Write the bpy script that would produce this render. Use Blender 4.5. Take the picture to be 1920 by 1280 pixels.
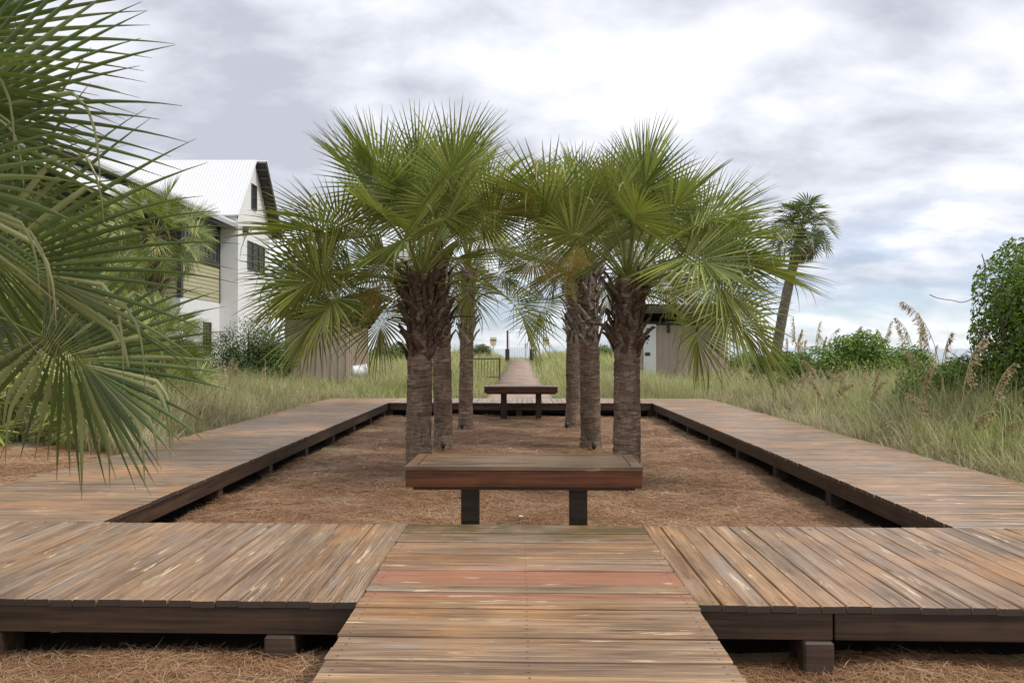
import bpy, bmesh, math, random
import numpy as np
from mathutils import Vector, Matrix, noise as mnoise
R = math.radians
PI = math.pi
random.seed(7)
rng = np.random.default_rng(7)
for o in list(bpy.data.objects):
    bpy.data.objects.remove(o)
S = bpy.context.scene
C = S.collection

# ------------------------------------------------------------------ camera
FPX = 1424.0 / 1920.0                      # focal length in image widths
cam_d = bpy.data.cameras.new('camera')
cam_d.sensor_width = 36.0
cam_d.lens = 36.0 * FPX
cam_d.clip_start = 0.05
cam_d.clip_end = 20000
cam = bpy.data.objects.new('camera', cam_d)
C.objects.link(cam)
cam.location = (0, 0, 1.5)
cam.rotation_euler = (R(90 + 0.52), 0, R(0.52))
S.camera = cam

# ------------------------------------------------------------------ node helper
class NT:
    def __init__(self, tree):
        self.t = tree
        for n in list(tree.nodes):
            tree.nodes.remove(n)
    def n(self, typ, ins=None, **props):
        nd = self.t.nodes.new(typ)
        for k, v in props.items():
            setattr(nd, k, v)
        if ins:
            for k, v in ins.items():
                self.set(nd.inputs[k], v)
        return nd
    def set(self, sock, v):
        if isinstance(v, bpy.types.NodeSocket):
            self.t.links.new(v, sock)
        elif isinstance(v, bpy.types.Node):
            self.t.links.new(v.outputs[0], sock)
        else:
            if sock.type == 'RGBA' and len(v) == 3:
                v = (*v, 1)
            sock.default_value = v
    def math(self, op, a, b=0.0, c=0.0, clamp=False):
        return self.n('ShaderNodeMath', {0: a, 1: b, 2: c}, operation=op, use_clamp=clamp).outputs[0]
    def vmath(self, op, a, b=(0, 0, 0)):
        return self.n('ShaderNodeVectorMath', {0: a, 1: b}, operation=op).outputs[0]
    def mix(self, f, a, b, blend='MIX'):
        nd = self.t.nodes.new('ShaderNodeMix')
        nd.data_type = 'RGBA'
        nd.blend_type = blend
        self.set(nd.inputs[0], f)
        self.set(nd.inputs[6], a)
        self.set(nd.inputs[7], b)
        return nd.outputs[2]
    def ramp(self, f, stops, interp='LINEAR'):
        nd = self.n('ShaderNodeValToRGB', {0: f})
        cr = nd.color_ramp
        cr.interpolation = interp
        while len(cr.elements) < len(stops):
            cr.elements.new(0.5)
        for e, (p, c) in zip(cr.elements, stops):
            e.position = p
            if isinstance(c, (int, float)):
                c = (c, c, c)
            e.color = (*c, 1)
        return nd.outputs[0]
    def smooth(self, v, a, b):
        return self.n('ShaderNodeMapRange', {0: v, 1: a, 2: b, 3: 0.0, 4: 1.0}, interpolation_type='SMOOTHSTEP').outputs[0]
    def noise(self, vec, scale, detail=4.0, rough=0.55, dist=0.0):
        return self.n('ShaderNodeTexNoise', {'Vector': vec, 'Scale': scale, 'Detail': detail, 'Roughness': rough, 'Distortion': dist}).outputs[0]
    def mapping(self, vec, scale=(1, 1, 1), loc=(0, 0, 0), rot=(0, 0, 0)):
        return self.n('ShaderNodeMapping', {'Vector': vec, 'Scale': scale, 'Location': loc, 'Rotation': rot}).outputs[0]

# ------------------------------------------------------------------ world, sun, exposure
SUN_EL, SUN_AZ = 50.0, 108.0               # azimuth measured from +Y (view direction) towards +X
W = bpy.data.worlds.new('World')
S.world = W
W.use_nodes = True
t = NT(W.node_tree)
sky = t.n('ShaderNodeTexSky', sky_type='NISHITA', sun_disc=False)
sky.sun_elevation = R(SUN_EL)
sky.sun_rotation = R(SUN_AZ)
sky.air_density = 1.0
sky.dust_density = 0.6
sky.ozone_density = 2.0
gen = t.n('ShaderNodeTexCoord').outputs['Generated']
sep = t.n('ShaderNodeSeparateXYZ', {0: gen})
zc = t.math('MAXIMUM', sep.outputs[2], 0.0)
den = t.math('ADD', zc, 0.34)
px = t.math('DIVIDE', sep.outputs[0], den)
py = t.math('DIVIDE', sep.outputs[1], den)
cp = t.n('ShaderNodeCombineXYZ', {0: px, 1: py, 2: 0.0}).outputs[0]
warp = t.n('ShaderNodeTexNoise', {'Vector': cp, 'Scale': 1.3, 'Detail': 3.0})
cpw = t.vmath('ADD', cp, t.vmath('MULTIPLY', warp.outputs[1], (0.22, 0.22, 0)))
big = t.noise(t.mapping(cpw, (1.5, 1.9, 1), (3.1, 0.4, 0.0)), 1.0, 3.0, 0.5)
fine = t.noise(t.mapping(cpw, (1.5, 2.0, 1), (7.7, 2.0, 0.0)), 3.0, 8.0, 0.55)
shade = t.math('ADD', t.math('MULTIPLY', big, 0.62), t.math('MULTIPLY', fine, 0.38))
CL = 10.0                                  # the Background strength is 0.1
cloud = t.ramp(shade, [(0.40, (0.37, 0.385, 0.44)), (0.48, (0.50, 0.52, 0.575)), (0.55, (0.63, 0.645, 0.685)), (0.65, (0.77, 0.775, 0.785))])
cloud = t.vmath('SCALE', cloud)
cloud.node.inputs['Scale'].default_value = CL
cover = t.math('ADD', t.math('MULTIPLY', t.smooth(fine, 0.38, 0.62), 0.30), t.math('MULTIPLY_ADD', t.smooth(zc, 0.02, 0.22), 0.50, 0.48), clamp=True)
skyc = t.vmath('MULTIPLY', sky.outputs[0], (0.74, 0.86, 1.06))
col = t.mix(cover, skyc, cloud)
bg = t.n('ShaderNodeBackground', {'Color': col, 'Strength': 0.1})
t.n('ShaderNodeOutputWorld', {'Surface': bg.outputs[0]})

sl = bpy.data.lights.new('sun', 'SUN')
sl.energy = 1.5
sl.angle = R(14)
sl.color = (1.0, 0.95, 0.87)
sun = bpy.data.objects.new('sun', sl)
C.objects.link(sun)
sd = Vector((math.sin(R(SUN_AZ)) * math.cos(R(SUN_EL)), math.cos(R(SUN_AZ)) * math.cos(R(SUN_EL)), math.sin(R(SUN_EL))))
sun.rotation_euler = sd.to_track_quat('Z', 'Y').to_euler()
sun.location = sd * 40

S.render.engine = 'CYCLES'
S.view_settings.view_transform = 'Standard'
S.view_settings.look = 'None'
S.view_settings.exposure = 0.68
S.view_settings.gamma = 1.0
S.cycles.transparent_max_bounces = 8
S.cycles.max_bounces = 7

# ------------------------------------------------------------------ object helpers
def link(name, data, parent=None, mat=None, loc=None, rot=None):
    o = bpy.data.objects.new(name, data)
    C.objects.link(o)
    if parent is not None:
        o.parent = parent
    if mat is not None and data is not None and not data.materials:
        data.materials.append(mat)
    if loc is not None:
        o.location = loc
    if rot is not None:
        o.rotation_euler = rot
    return o

def tag(o, label, cat=None, group=None, kind=None):
    o['label'] = label
    if cat: o['category'] = cat
    if group: o['group'] = group
    if kind: o['kind'] = kind
    return o

def thing(name, label, cat, loc=(0, 0, 0), rz=0.0, group=None, kind=None):
    o = link(name, None, loc=loc, rot=(0, 0, rz))
    o.empty_display_size = 0.1
    return tag(o, label, cat, group, kind)

def mesh_np(name, verts, faces, attrs=None, smooth=False):
    """verts (n,3); faces list of (k,3 or 4) int arrays; attrs dict name -> (n,) floats."""
    me = bpy.data.meshes.new(name)
    verts = np.asarray(verts, dtype=np.float32)
    me.vertices.add(len(verts))
    me.vertices.foreach_set('co', verts.ravel())
    fl = [np.asarray(f, dtype=np.int32) for f in faces if len(f)]
    nl = sum(f.size for f in fl)
    nf = sum(len(f) for f in fl)
    me.loops.add(nl)
    me.polygons.add(nf)
    me.loops.foreach_set('vertex_index', np.concatenate([f.ravel() for f in fl]))
    tot = np.concatenate([np.full(len(f), f.shape[1], dtype=np.int32) for f in fl])
    st = np.concatenate([[0], np.cumsum(tot)[:-1]]).astype(np.int32)
    me.polygons.foreach_set('loop_start', st)
    me.polygons.foreach_set('loop_total', tot)
    if smooth:
        me.polygons.foreach_set('use_smooth', np.ones(nf, dtype=bool))
    if attrs:
        for k, v in attrs.items():
            a = me.attributes.new(k, 'FLOAT', 'POINT')
            a.data.foreach_set('value', np.asarray(v, dtype=np.float32))
    me.update()
    me.validate()
    return me

def bm_mesh(name, bm, smooth=False):
    me = bpy.data.meshes.new(name)
    bmesh.ops.recalc_face_normals(bm, faces=bm.faces)
    bm.to_mesh(me)
    bm.free()
    if smooth:
        for p in me.polygons: p.use_smooth = True
    return me

def add_box(bm, x0, x1, y0, y1, z0, z1, bev=0.0):
    vs = [bm.verts.new(p) for p in [(x0, y0, z0), (x1, y0, z0), (x1, y1, z0), (x0, y1, z0), (x0, y0, z1), (x1, y0, z1), (x1, y1, z1), (x0, y1, z1)]]
    fs = [bm.faces.new([vs[i] for i in q]) for q in [(0, 3, 2, 1), (4, 5, 6, 7), (0, 1, 5, 4), (1, 2, 6, 5), (2, 3, 7, 6), (3, 0, 4, 7)]]
    if bev > 0:
        es = list({e for f in fs for e in f.edges})
        bmesh.ops.bevel(bm, geom=es, offset=bev, segments=1, affect='EDGES', profile=0.5)

def box_mesh(name, x0, x1, y0, y1, z0, z1, bev=0.004):
    bm = bmesh.new()
    add_box(bm, x0, x1, y0, y1, z0, z1, bev)
    return bm_mesh(name, bm)

def box(name, x0, x1, y0, y1, z0, z1, mat, parent=None, bev=0.004):
    return link(name, box_mesh(name, x0, x1, y0, y1, z0, z1, bev), parent, mat)

def prism(name, pts, axis, a0, a1, mat, parent=None):
    """extrude a polygon; axis 'x': pts are (y,z), 'y': pts are (x,z), 'z': (x,y)."""
    bm = bmesh.new()
    def P(p, a):
        return {'x': (a, p[0], p[1]), 'y': (p[0], a, p[1]), 'z': (p[0], p[1], a)}[axis]
    A = [bm.verts.new(P(p, a0)) for p in pts]
    B = [bm.verts.new(P(p, a1)) for p in pts]
    bm.faces.new(A); bm.faces.new(B[::-1])
    n = len(pts)
    for i in range(n):
        bm.faces.new([A[i], A[(i + 1) % n], B[(i + 1) % n], B[i]])
    return link(name, bm_mesh(name, bm), parent, mat)

def tube_arrays(pts, radii, k=6):
    pts = [Vector(p) for p in pts]
    V, F = [], []
    for i, p in enumerate(pts):
        d = (pts[min(i + 1, len(pts) - 1)] - pts[max(i - 1, 0)]).normalized()
        a = d.orthogonal().normalized() if i == 0 else (a - d * a.dot(d)).normalized()
        b = d.cross(a)
        for j in range(k):
            th = 2 * PI * j / k
            V.append(p + (a * math.cos(th) + b * math.sin(th)) * radii[i])
    for i in range(len(pts) - 1):
        for j in range(k):
            F.append((i * k + j, i * k + (j + 1) % k, (i + 1) * k + (j + 1) % k, (i + 1) * k + j))
    return np.array([tuple(v) for v in V]), np.array(F)

def tube(name, pts, radii, mat, parent=None, k=6):
    if isinstance(radii, (int, float)): radii = [radii] * len(pts)
    V, F = tube_arrays(pts, radii, k)
    n = len(pts)
    caps = [np.array([list(range(k))[::-1]]), np.array([[(n - 1) * k + j for j in range(k)]])]
    return link(name, mesh_np(name, V, [F] + caps, smooth=False), parent, mat)

# ------------------------------------------------------------------ materials
def new_mat(name):
    m = bpy.data.materials.new(name)
    m.use_nodes = True
    return m, NT(m.node_tree)

def finish(t, col, rough=0.6, bump=None, bump_s=0.3, bump_d=0.01, spec=0.5, metal=0.0, transl=None, transl_f=0.3):
    p = t.n('ShaderNodeBsdfPrincipled', {'Base Color': col, 'Roughness': rough, 'Specular IOR Level': spec, 'Metallic': metal})
    if bump is not None:
        b = t.n('ShaderNodeBump', {'Height': bump, 'Strength': bump_s, 'Distance': bump_d})
        t.set(p.inputs['Normal'], b.outputs[0])
    sh = p.outputs[0]
    if transl is not None:
        tr = t.n('ShaderNodeBsdfTranslucent', {'Color': transl})
        sh = t.n('ShaderNodeMixShader', {0: transl_f, 1: sh, 2: tr.outputs[0]}).outputs[0]
    t.n('ShaderNodeOutputMaterial', {'Surface': sh})

def plain(name, col, rough=0.6, var=0.12, scale=6.0, spec=0.5, metal=0.0, bump=0.15):
    m, t = new_mat(name)
    co = t.n('ShaderNodeTexCoord').outputs['Object']
    nz = t.noise(co, scale, 5.0)
    c = t.mix(nz, [v * (1 - var) for v in col], [min(1, v * (1 + var)) for v in col])
    finish(t, c, rough, t.noise(co, scale * 8, 4.0), bump, 0.004, spec, metal)
    return m

def wood_plank(name, bright=1.0, dark=False):
    m, t = new_mat(name)
    oi = t.n('ShaderNodeObjectInfo')
    rnd = oi.outputs['Random']
    tex = t.n('ShaderNodeTexCoord').outputs['Object']
    off = t.n('ShaderNodeCombineXYZ', {0: t.math('MULTIPLY', rnd, 91.0), 1: t.math('MULTIPLY', rnd, 37.0), 2: t.math('MULTIPLY', rnd, 13.0)}).outputs[0]
    co = t.vmath('ADD', tex, off)
    pos = t.n('ShaderNodeNewGeometry').outputs['Position']
    grain = t.noise(t.mapping(co, (1.3, 26.0, 26.0)), 1.0, 8.0, 0.66, 0.7)
    rings = t.n('ShaderNodeTexWave', {'Vector': t.mapping(co, (0.55, 9.0, 9.0)), 'Scale': 1.6, 'Distortion': 9.0, 'Detail': 3.0, 'Detail Scale': 0.7}, wave_type='BANDS', bands_direction='Y').outputs[1]
    mid = t.noise(t.mapping(co, (0.7, 7.0, 7.0)), 1.0, 4.0, 0.5)
    stain = t.noise(pos, 0.9, 4.0, 0.6)
    stain2 = t.noise(t.mapping(pos, (1, 1, 1), (11, 5, 2)), 2.3, 4.0, 0.6)
    a = t.ramp(grain, [(0.28, (0.05, 0.031, 0.02)), (0.43, (0.18, 0.122, 0.08)), (0.57, (0.30, 0.218, 0.15)), (0.74, (0.47, 0.38, 0.285))])
    # board to board: grey, brown, orange
    hue = t.ramp(rnd, [(0.0, (0.66, 0.68, 0.72)), (0.14, (1.12, 1.02, 0.92)), (0.3, (0.84, 0.78, 0.72)), (0.45, (1.02, 1.02, 1.03)), (0.6, (1.24, 1.06, 0.86)), (0.75, (0.76, 0.73, 0.71)), (0.9, (1.12, 1.10, 1.08)), (1.0, (0.92, 0.78, 0.64))])
    c = t.mix(1.0, a, hue, 'MULTIPLY')
    c = t.mix(t.math('MULTIPLY', t.smooth(rings, 0.45, 0.95), 0.55), c, (0.115, 0.074, 0.047))
    c = t.mix(t.math('MULTIPLY', t.smooth(mid, 0.45, 0.75), 0.30), c, (0.38, 0.34, 0.30))
    st3 = t.noise(t.mapping(co, (0.9, 2.5, 2.5), (2, 7, 3)), 1.0, 4.0, 0.6)
    c = t.mix(t.math('MULTIPLY', t.smooth(stain, 0.46, 0.66), 0.75), c, t.mix(0.55, c, (0.44, 0.235, 0.10)))
    c = t.mix(t.math('MULTIPLY', t.smooth(st3, 0.56, 0.72), 0.55), c, t.mix(0.6, c, (0.30, 0.31, 0.335)))
    c = t.mix(t.math('MULTIPLY', t.smooth(st3, 0.46, 0.28), 0.65), c, t.mix(0.65, c, (0.075, 0.055, 0.045)))
    # red painted boards
    red = t.n('ShaderNodeAttribute', attribute_type='OBJECT', attribute_name='red').outputs['Fac']
    c = t.mix(t.math('MULTIPLY', red, t.math('MULTIPLY_ADD', grain, 0.5, 0.5)), c, (0.33, 0.135, 0.085))
    # raw splinters and dark checks
    sp = t.noise(t.mapping(co, (2.2, 30.0, 30.0), (3, 9, 1)), 1.0, 5.0, 0.6, 0.8)
    spm = t.noise(co, 1.9, 2.0)
    spl = t.math('MULTIPLY', t.smooth(sp, 0.60, 0.66), t.smooth(spm, 0.47, 0.58))
    c = t.mix(t.math('MULTIPLY', spl, 0.75), c, (0.66, 0.55, 0.40))
    ck = t.smooth(t.noise(t.mapping(co, (1.3, 55.0, 55.0), (5, 2, 8)), 1.0, 3.0, 0.5), 0.66, 0.72)
    c = t.mix(t.math('MULTIPLY', ck, 0.85), c, (0.03, 0.02, 0.016))
    # knots, nail heads
    kn = t.n('ShaderNodeTexVoronoi', {'Vector': t.mapping(co, (1.1, 3.2, 3.2)), 'Scale': 1.0}).outputs['Distance']
    c = t.mix(t.math('MULTIPLY', t.math('SUBTRACT', 1.0, t.smooth(kn, 0.03, 0.08)), 0.8), c, (0.05, 0.03, 0.02))
    moss = t.n('ShaderNodeAttribute', attribute_type='OBJECT', attribute_name='moss').outputs['Fac']
    c = t.mix(t.math('MULTIPLY', moss, t.smooth(stain2, 0.25, 0.6)), c, (0.06, 0.062, 0.022))
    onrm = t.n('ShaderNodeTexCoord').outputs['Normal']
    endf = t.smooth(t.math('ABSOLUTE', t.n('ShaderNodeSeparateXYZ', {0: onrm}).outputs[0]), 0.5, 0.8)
    c = t.mix(1.0, c, (bright * 1.02, bright * 0.955, bright * 0.87), 'MULTIPLY')
    gc = t.n('ShaderNodeSeparateXYZ', {0: t.n('ShaderNodeTexCoord').outputs['Generated']})
    ex = t.math('SUBTRACT', 0.47, t.math('ABSOLUTE', t.math('SUBTRACT', gc.outputs[0], 0.5)))
    ex = t.math('MULTIPLY', t.math('MINIMUM', t.math('ABSOLUTE', ex), t.math('ABSOLUTE', t.math('SUBTRACT', gc.outputs[0], 0.5))), 2.0)
    ey = t.math('MULTIPLY', t.math('SUBTRACT', t.math('ABSOLUTE', t.math('SUBTRACT', gc.outputs[1], 0.5)), 0.27), 0.138)
    nl = t.math('SQRT', t.math('ADD', t.math('MULTIPLY', ex, ex), t.math('MULTIPLY', ey, ey)))
    c = t.mix(t.math('MULTIPLY', t.math('SUBTRACT', 1.0, t.smooth(nl, 0.005, 0.009)), 0.85), c, (0.045, 0.036, 0.032))
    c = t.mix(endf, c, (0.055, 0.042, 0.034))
    rough = t.math('MULTIPLY_ADD', stain2, 0.4, 0.20)
    h = t.math('SUBTRACT', t.math('ADD', t.math('MULTIPLY', grain, 0.7), t.math('MULTIPLY', rings, 0.15)), t.math('MULTIPLY', ck, 0.8))
    finish(t, c, rough, h, 0.55, 0.005, 0.45)
    return m

def timber(name, c0, c1, rough=0.55, spec=0.4):
    m, t = new_mat(name)
    co = t.n('ShaderNodeTexCoord').outputs['Object']
    g = t.noise(t.mapping(co, (1.2, 30, 30)), 1.0, 6.0, 0.6, 0.3)
    b = t.noise(co, 2.5, 4.0)
    c = t.mix(t.smooth(g, 0.3, 0.7), c0, c1)
    c = t.mix(t.math('MULTIPLY', t.smooth(b, 0.5, 0.75), 0.45), c, [v * 0.45 for v in c0])
    finish(t, c, rough, g, 0.4, 0.004, spec)
    return m

def attr(t, name):
    return t.n('ShaderNodeAttribute', attribute_type='GEOMETRY', attribute_name=name).outputs['Fac']

def palm_leaf_mat(name, dark, light, tip=(0.26, 0.18, 0.075), pale=(0.46, 0.46, 0.22)):
    m, t = new_mat(name)
    rnd = t.n('ShaderNodeObjectInfo').outputs['Random']
    a, s, dr = attr(t, 'along'), attr(t, 'seg'), attr(t, 'dry')
    f = t.math('ADD', t.math('MULTIPLY', t.math('POWER', s, 1.8), 0.78), t.math('MULTIPLY', rnd, 0.22))
    c = t.mix(f, dark, light)
    c = t.mix(t.math('MULTIPLY', t.math('SUBTRACT', 1.0, t.smooth(a, 0.0, 0.10)), 0.75), c, (0.30, 0.30, 0.05))
    tipf = t.math('MULTIPLY', t.smooth(a, 0.80, 0.98), t.math('MULTIPLY_ADD', s, 0.9, 0.1))
    c = t.mix(tipf, c, tip)
    c = t.mix(dr, c, t.mix(t.smooth(a, 0.5, 0.95), pale, tip))
    back = t.n('ShaderNodeNewGeometry').outputs['Backfacing']
    c = t.mix(t.math('MULTIPLY', back, 0.22), c, (0.16, 0.22, 0.10))
    tl = t.mix(0.55, c, (0.34, 0.44, 0.03))
    finish(t, c, 0.30, None, spec=0.55, transl=tl, transl_f=0.2)
    return m

def leafy_mat(name, dark, light, transl=(0.2, 0.3, 0.03), rough=0.45, tf=0.25):
    m, t = new_mat(name)
    v = attr(t, 'var')
    pos = t.n('ShaderNodeNewGeometry').outputs['Position']
    cl = t.noise(pos, 1.6, 3.0)
    f = t.math('ADD', t.math('MULTIPLY', v, 0.6), t.math('MULTIPLY', t.smooth(cl, 0.35, 0.65), 0.4))
    c = t.mix(f, dark, light)
    finish(t, c, rough, None, spec=0.4, transl=t.mix(0.5, c, transl), transl_f=tf)
    return m

def grass_mat(name):
    m, t = new_mat(name)
    v, a, d = attr(t, 'var'), attr(t, 'along'), attr(t, 'dry')
    green = t.mix(v, (0.18, 0.26, 0.05), (0.62, 0.65, 0.25))
    straw = t.mix(v, (0.28, 0.215, 0.125), (0.82, 0.73, 0.51))
    c = t.mix(d, green, straw)
    c = t.mix(t.math('MULTIPLY', t.smooth(a, 0.6, 1.0), 0.45), c, (0.52, 0.44, 0.25))
    finish(t, c, 0.5, None, spec=0.3, transl=c, transl_f=0.42)
    return m

def straw_mat(name):
    m, t = new_mat(name)
    v = attr(t, 'var')
    c = t.ramp(v, [(0.0, (0.13, 0.060, 0.030)), (0.4, (0.40, 0.215, 0.110)), (0.8, (0.62, 0.39, 0.225)), (1.0, (0.72, 0.56, 0.40))])
    finish(t, c, 0.55, None, spec=0.3)
    return m

def mulch_mat(name):
    m, t = new_mat(name)
    pos = t.n('ShaderNodeNewGeometry').outputs['Position']
    a = t.noise(t.mapping(pos, (6, 40, 6), rot=(0, 0, 0.5)), 1.0, 6.0, 0.65, 1.5)
    b = t.noise(t.mapping(pos, (40, 7, 6), rot=(0, 0, 0.3)), 1.0, 6.0, 0.65, 1.5)
    w = t.noise(pos, 0.8, 3.0)
    g = t.math('MAXIMUM', a, b)
    c = t.ramp(g, [(0.42, (0.10, 0.05, 0.027)), (0.55, (0.265, 0.145, 0.078)), (0.7, (0.46, 0.29, 0.17))])
    c = t.mix(t.math('MULTIPLY', t.smooth(w, 0.4, 0.7), 0.3), c, (0.27, 0.14, 0.07))
    finish(t, c, 0.75, g, 0.8, 0.02, 0.2)
    return m

def bark_mat(name, c0, c1, c2, ring=1.0):
    m, t = new_mat(name)
    co = t.n('ShaderNodeTexCoord').outputs['Object']
    rnd = t.n('ShaderNodeObjectInfo').outputs['Random']
    co = t.vmath('ADD', co, t.n('ShaderNodeCombineXYZ', {0: t.math('MULTIPLY', rnd, 17.0), 2: t.math('MULTIPLY', rnd, 29.0)}).outputs[0])
    h = t.noise(t.mapping(co, (4, 4, 26)), 1.0, 7.0, 0.7, 1.2)
    v = t.noise(t.mapping(co, (22, 22, 7)), 1.0, 6.0, 0.65, 1.0)
    b = t.noise(co, 2.2, 4.0)
    g = t.math('ADD', t.math('MULTIPLY', h, 0.72), t.math('MULTIPLY', v, 0.28))
    c = t.ramp(g, [(0.34, c0), (0.5, c1), (0.66, c2)])
    c = t.mix(t.math('MULTIPLY', t.smooth(b, 0.46, 0.62), 0.7), c, t.mix(0.55, c, c0))
    moss = t.noise(t.mapping(co, (1.5, 1.5, 1.0), (4, 4, 1)), 2.0, 4.0)
    c = t.mix(t.math('MULTIPLY', t.smooth(moss, 0.55, 0.72), 0.35), c, (0.085, 0.085, 0.035))
    finish(t, c, 0.8, g, 0.9, 0.03, 0.2)
    return m

M = {}
M['plank'] = wood_plank('weathered_plank', 1.26)
M['rim'] = timber('rim_timber', (0.028, 0.017, 0.011), (0.085, 0.050, 0.030))
M['bench'] = timber('bench_timber', (0.045, 0.014, 0.006), (0.135, 0.043, 0.016), 0.3, 0.5)
M['bench_top'] = wood_plank('bench_top_plank', 0.66)
M['post'] = timber('bench_post', (0.03, 0.02, 0.014), (0.07, 0.043, 0.028))
M['block'] = timber('support_block', (0.04, 0.026, 0.018), (0.10, 0.065, 0.045))
M['leaf'] = palm_leaf_mat('palm_leaf', (0.034, 0.090, 0.008), (0.58, 0.62, 0.13))
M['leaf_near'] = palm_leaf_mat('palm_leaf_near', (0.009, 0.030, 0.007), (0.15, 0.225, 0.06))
M['leaf_far'] = palm_leaf_mat('palm_leaf_far', (0.045, 0.085, 0.025), (0.11, 0.16, 0.05))
M['leaf_dead'] = palm_leaf_mat('palm_leaf_dead', (0.16, 0.10, 0.055), (0.30, 0.21, 0.12), pale=(0.3, 0.22, 0.13))
M['petiole'] = plain('petiole', (0.13, 0.17, 0.045), 0.45)
M['bark'] = bark_mat('palm_bark', (0.046, 0.029, 0.019), (0.21, 0.145, 0.104), (0.46, 0.355, 0.275))
M['bark_grey'] = bark_mat('palm_bark_grey', (0.06, 0.05, 0.042), (0.16, 0.135, 0.11), (0.27, 0.235, 0.20))
M['boot'] = bark_mat('leaf_base_brown', (0.032, 0.02, 0.014), (0.115, 0.074, 0.054), (0.27, 0.185, 0.135))
M['boot_grey'] = bark_mat('leaf_base_grey', (0.11, 0.088, 0.073), (0.33, 0.28, 0.24), (0.60, 0.53, 0.47))
M['flower'] = leafy_mat('palm_flowers', (0.42, 0.36, 0.11), (0.70, 0.60, 0.24), (0.6, 0.5, 0.12))
M['grass'] = grass_mat('dune_grass')
M['straw'] = straw_mat('pine_straw')
M['mulch'] = mulch_mat('mulch')
M['oat'] = leafy_mat('sea_oat_seed', (0.36, 0.24, 0.145), (0.80, 0.63, 0.40), (0.7, 0.55, 0.3), tf=0.4)
M['oat_stem'] = plain('sea_oat_stem', (0.30, 0.29, 0.13), 0.5)
M['shrub'] = leafy_mat('shrub_leaves', (0.06, 0.13, 0.014), (0.25, 0.38, 0.04))
M['shrub_dark'] = leafy_mat('shrub_leaves_dark', (0.03, 0.075, 0.016), (0.11, 0.185, 0.035))
M['shrub_far'] = leafy_mat('shrub_leaves_far', (0.07, 0.11, 0.03), (0.19, 0.23, 0.08))
M['twig'] = plain('twig', (0.10, 0.075, 0.055), 0.8)
M['white_wall'] = plain('white_stucco', (0.74, 0.74, 0.73), 0.75, 0.05, 3.0)
M['trim'] = plain('dark_trim', (0.055, 0.047, 0.042), 0.6)
M['porch'] = plain('porch_timber', (0.085, 0.078, 0.07), 0.6)
M['siding'] = plain('yellow_siding', (0.42, 0.39, 0.24), 0.65, 0.1)
M['glass'] = plain('window_glass', (0.03, 0.035, 0.04), 0.06, 0.1, spec=0.8, bump=0.0)
M['white_paint'] = plain('white_paint', (0.75, 0.75, 0.75), 0.5, 0.04)
M['shed'] = plain('shed_siding', (0.40, 0.325, 0.255), 0.75, 0.12, 4.0)
M['shed_roof'] = plain('shed_roof', (0.032, 0.025, 0.022), 0.7)
M['grey_metal'] = plain('grey_metal', (0.42, 0.43, 0.43), 0.4, 0.1, metal=0.3)
M['dark_metal'] = plain('dark_metal', (0.03, 0.03, 0.03), 0.45)
M['rust'] = plain('rusty_metal', (0.085, 0.05, 0.035), 0.7)
M['gate_post'] = plain('gate_post', (0.10, 0.05, 0.037), 0.7)
M['sign'] = plain('sign_face', (0.72, 0.66, 0.52), 0.6, 0.05)
M['sign_band'] = plain('sign_band', (0.30, 0.13, 0.075), 0.6, 0.05)
M['blue'] = plain('blue_paint', (0.02, 0.09, 0.25), 0.5)
M['litter'] = plain('pale_leaf', (0.6, 0.56, 0.5), 0.6)

def roof_mat():
    m, t = new_mat('white_metal_roof')
    co = t.n('ShaderNodeTexCoord').outputs['Object']
    x = t.n('ShaderNodeSeparateXYZ', {0: co}).outputs[0]
    w = t.math('SINE', t.math('MULTIPLY', x, 2 * PI / 0.16))
    c = t.mix(t.noise(co, 1.5, 4.0), (0.72, 0.73, 0.74), (0.80, 0.80, 0.80))
    finish(t, c, 0.4, w, 0.5, 0.02, 0.5)
    return m
M['roof'] = roof_mat()

# ------------------------------------------------------------------ terrain
DX0, DX1, DX2, DX3 = -5.67, -3.60, 3.65, 5.62     # ring: outer / inner edges in x
DY0, DY1, DY2, DY3 = 4.48, 6.47, 20.9, 22.9       # ring: outer / inner edges in y
SK = -0.0192                                      # the crosswise lines are turned by about one degree
MZ = -0.37                                        # pine straw level

def sstep(a, b, x):
    u = np.clip((x - a) / (b - a), 0, 1)
    return u * u * (3 - 2 * u)

def path_z(y):
    return 0.5 * sstep(34, 60, y)

def ground_z(x, y):
    x = np.asarray(x, dtype=float); y = np.asarray(y, dtype=float)
    dx = np.maximum(np.maximum(DX0 - x, x - DX3), 0)
    dy = np.maximum(y - DY3, 0)
    d = np.sqrt(dx * dx + dy * dy)
    fwd = np.where(x < 0, sstep(13.5, 17.5, y), sstep(6.5, 9.5, y))
    rise = sstep(0.3, 5.0, d) * fwd
    h = MZ - 0.03 + rise * 0.30
    h += sstep(24, 62, y) * (0.85 * (1 - sstep(7, 14, x)) + 0.12 * sstep(7, 14, x))
    h += 0.25 * sstep(6, 10, x) * sstep(8, 13, y) * (1 - sstep(22, 34, y))
    lump = 0.10 * np.sin(x * 0.83 + 1.3 * np.sin(y * 0.31)) * np.cos(y * 0.57 + 0.8 * np.sin(x * 0.4))
    h += lump * rise
    pc = 1 - sstep(1.0, 2.4, np.abs(x - 0.02))
    pc = pc * sstep(22, 24, y) * (1 - sstep(66, 74, y))
    h = h * (1 - pc) + (path_z(y) - 0.14) * pc
    h = h - 4.6 * sstep(68, 100, y)
    return h

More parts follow.
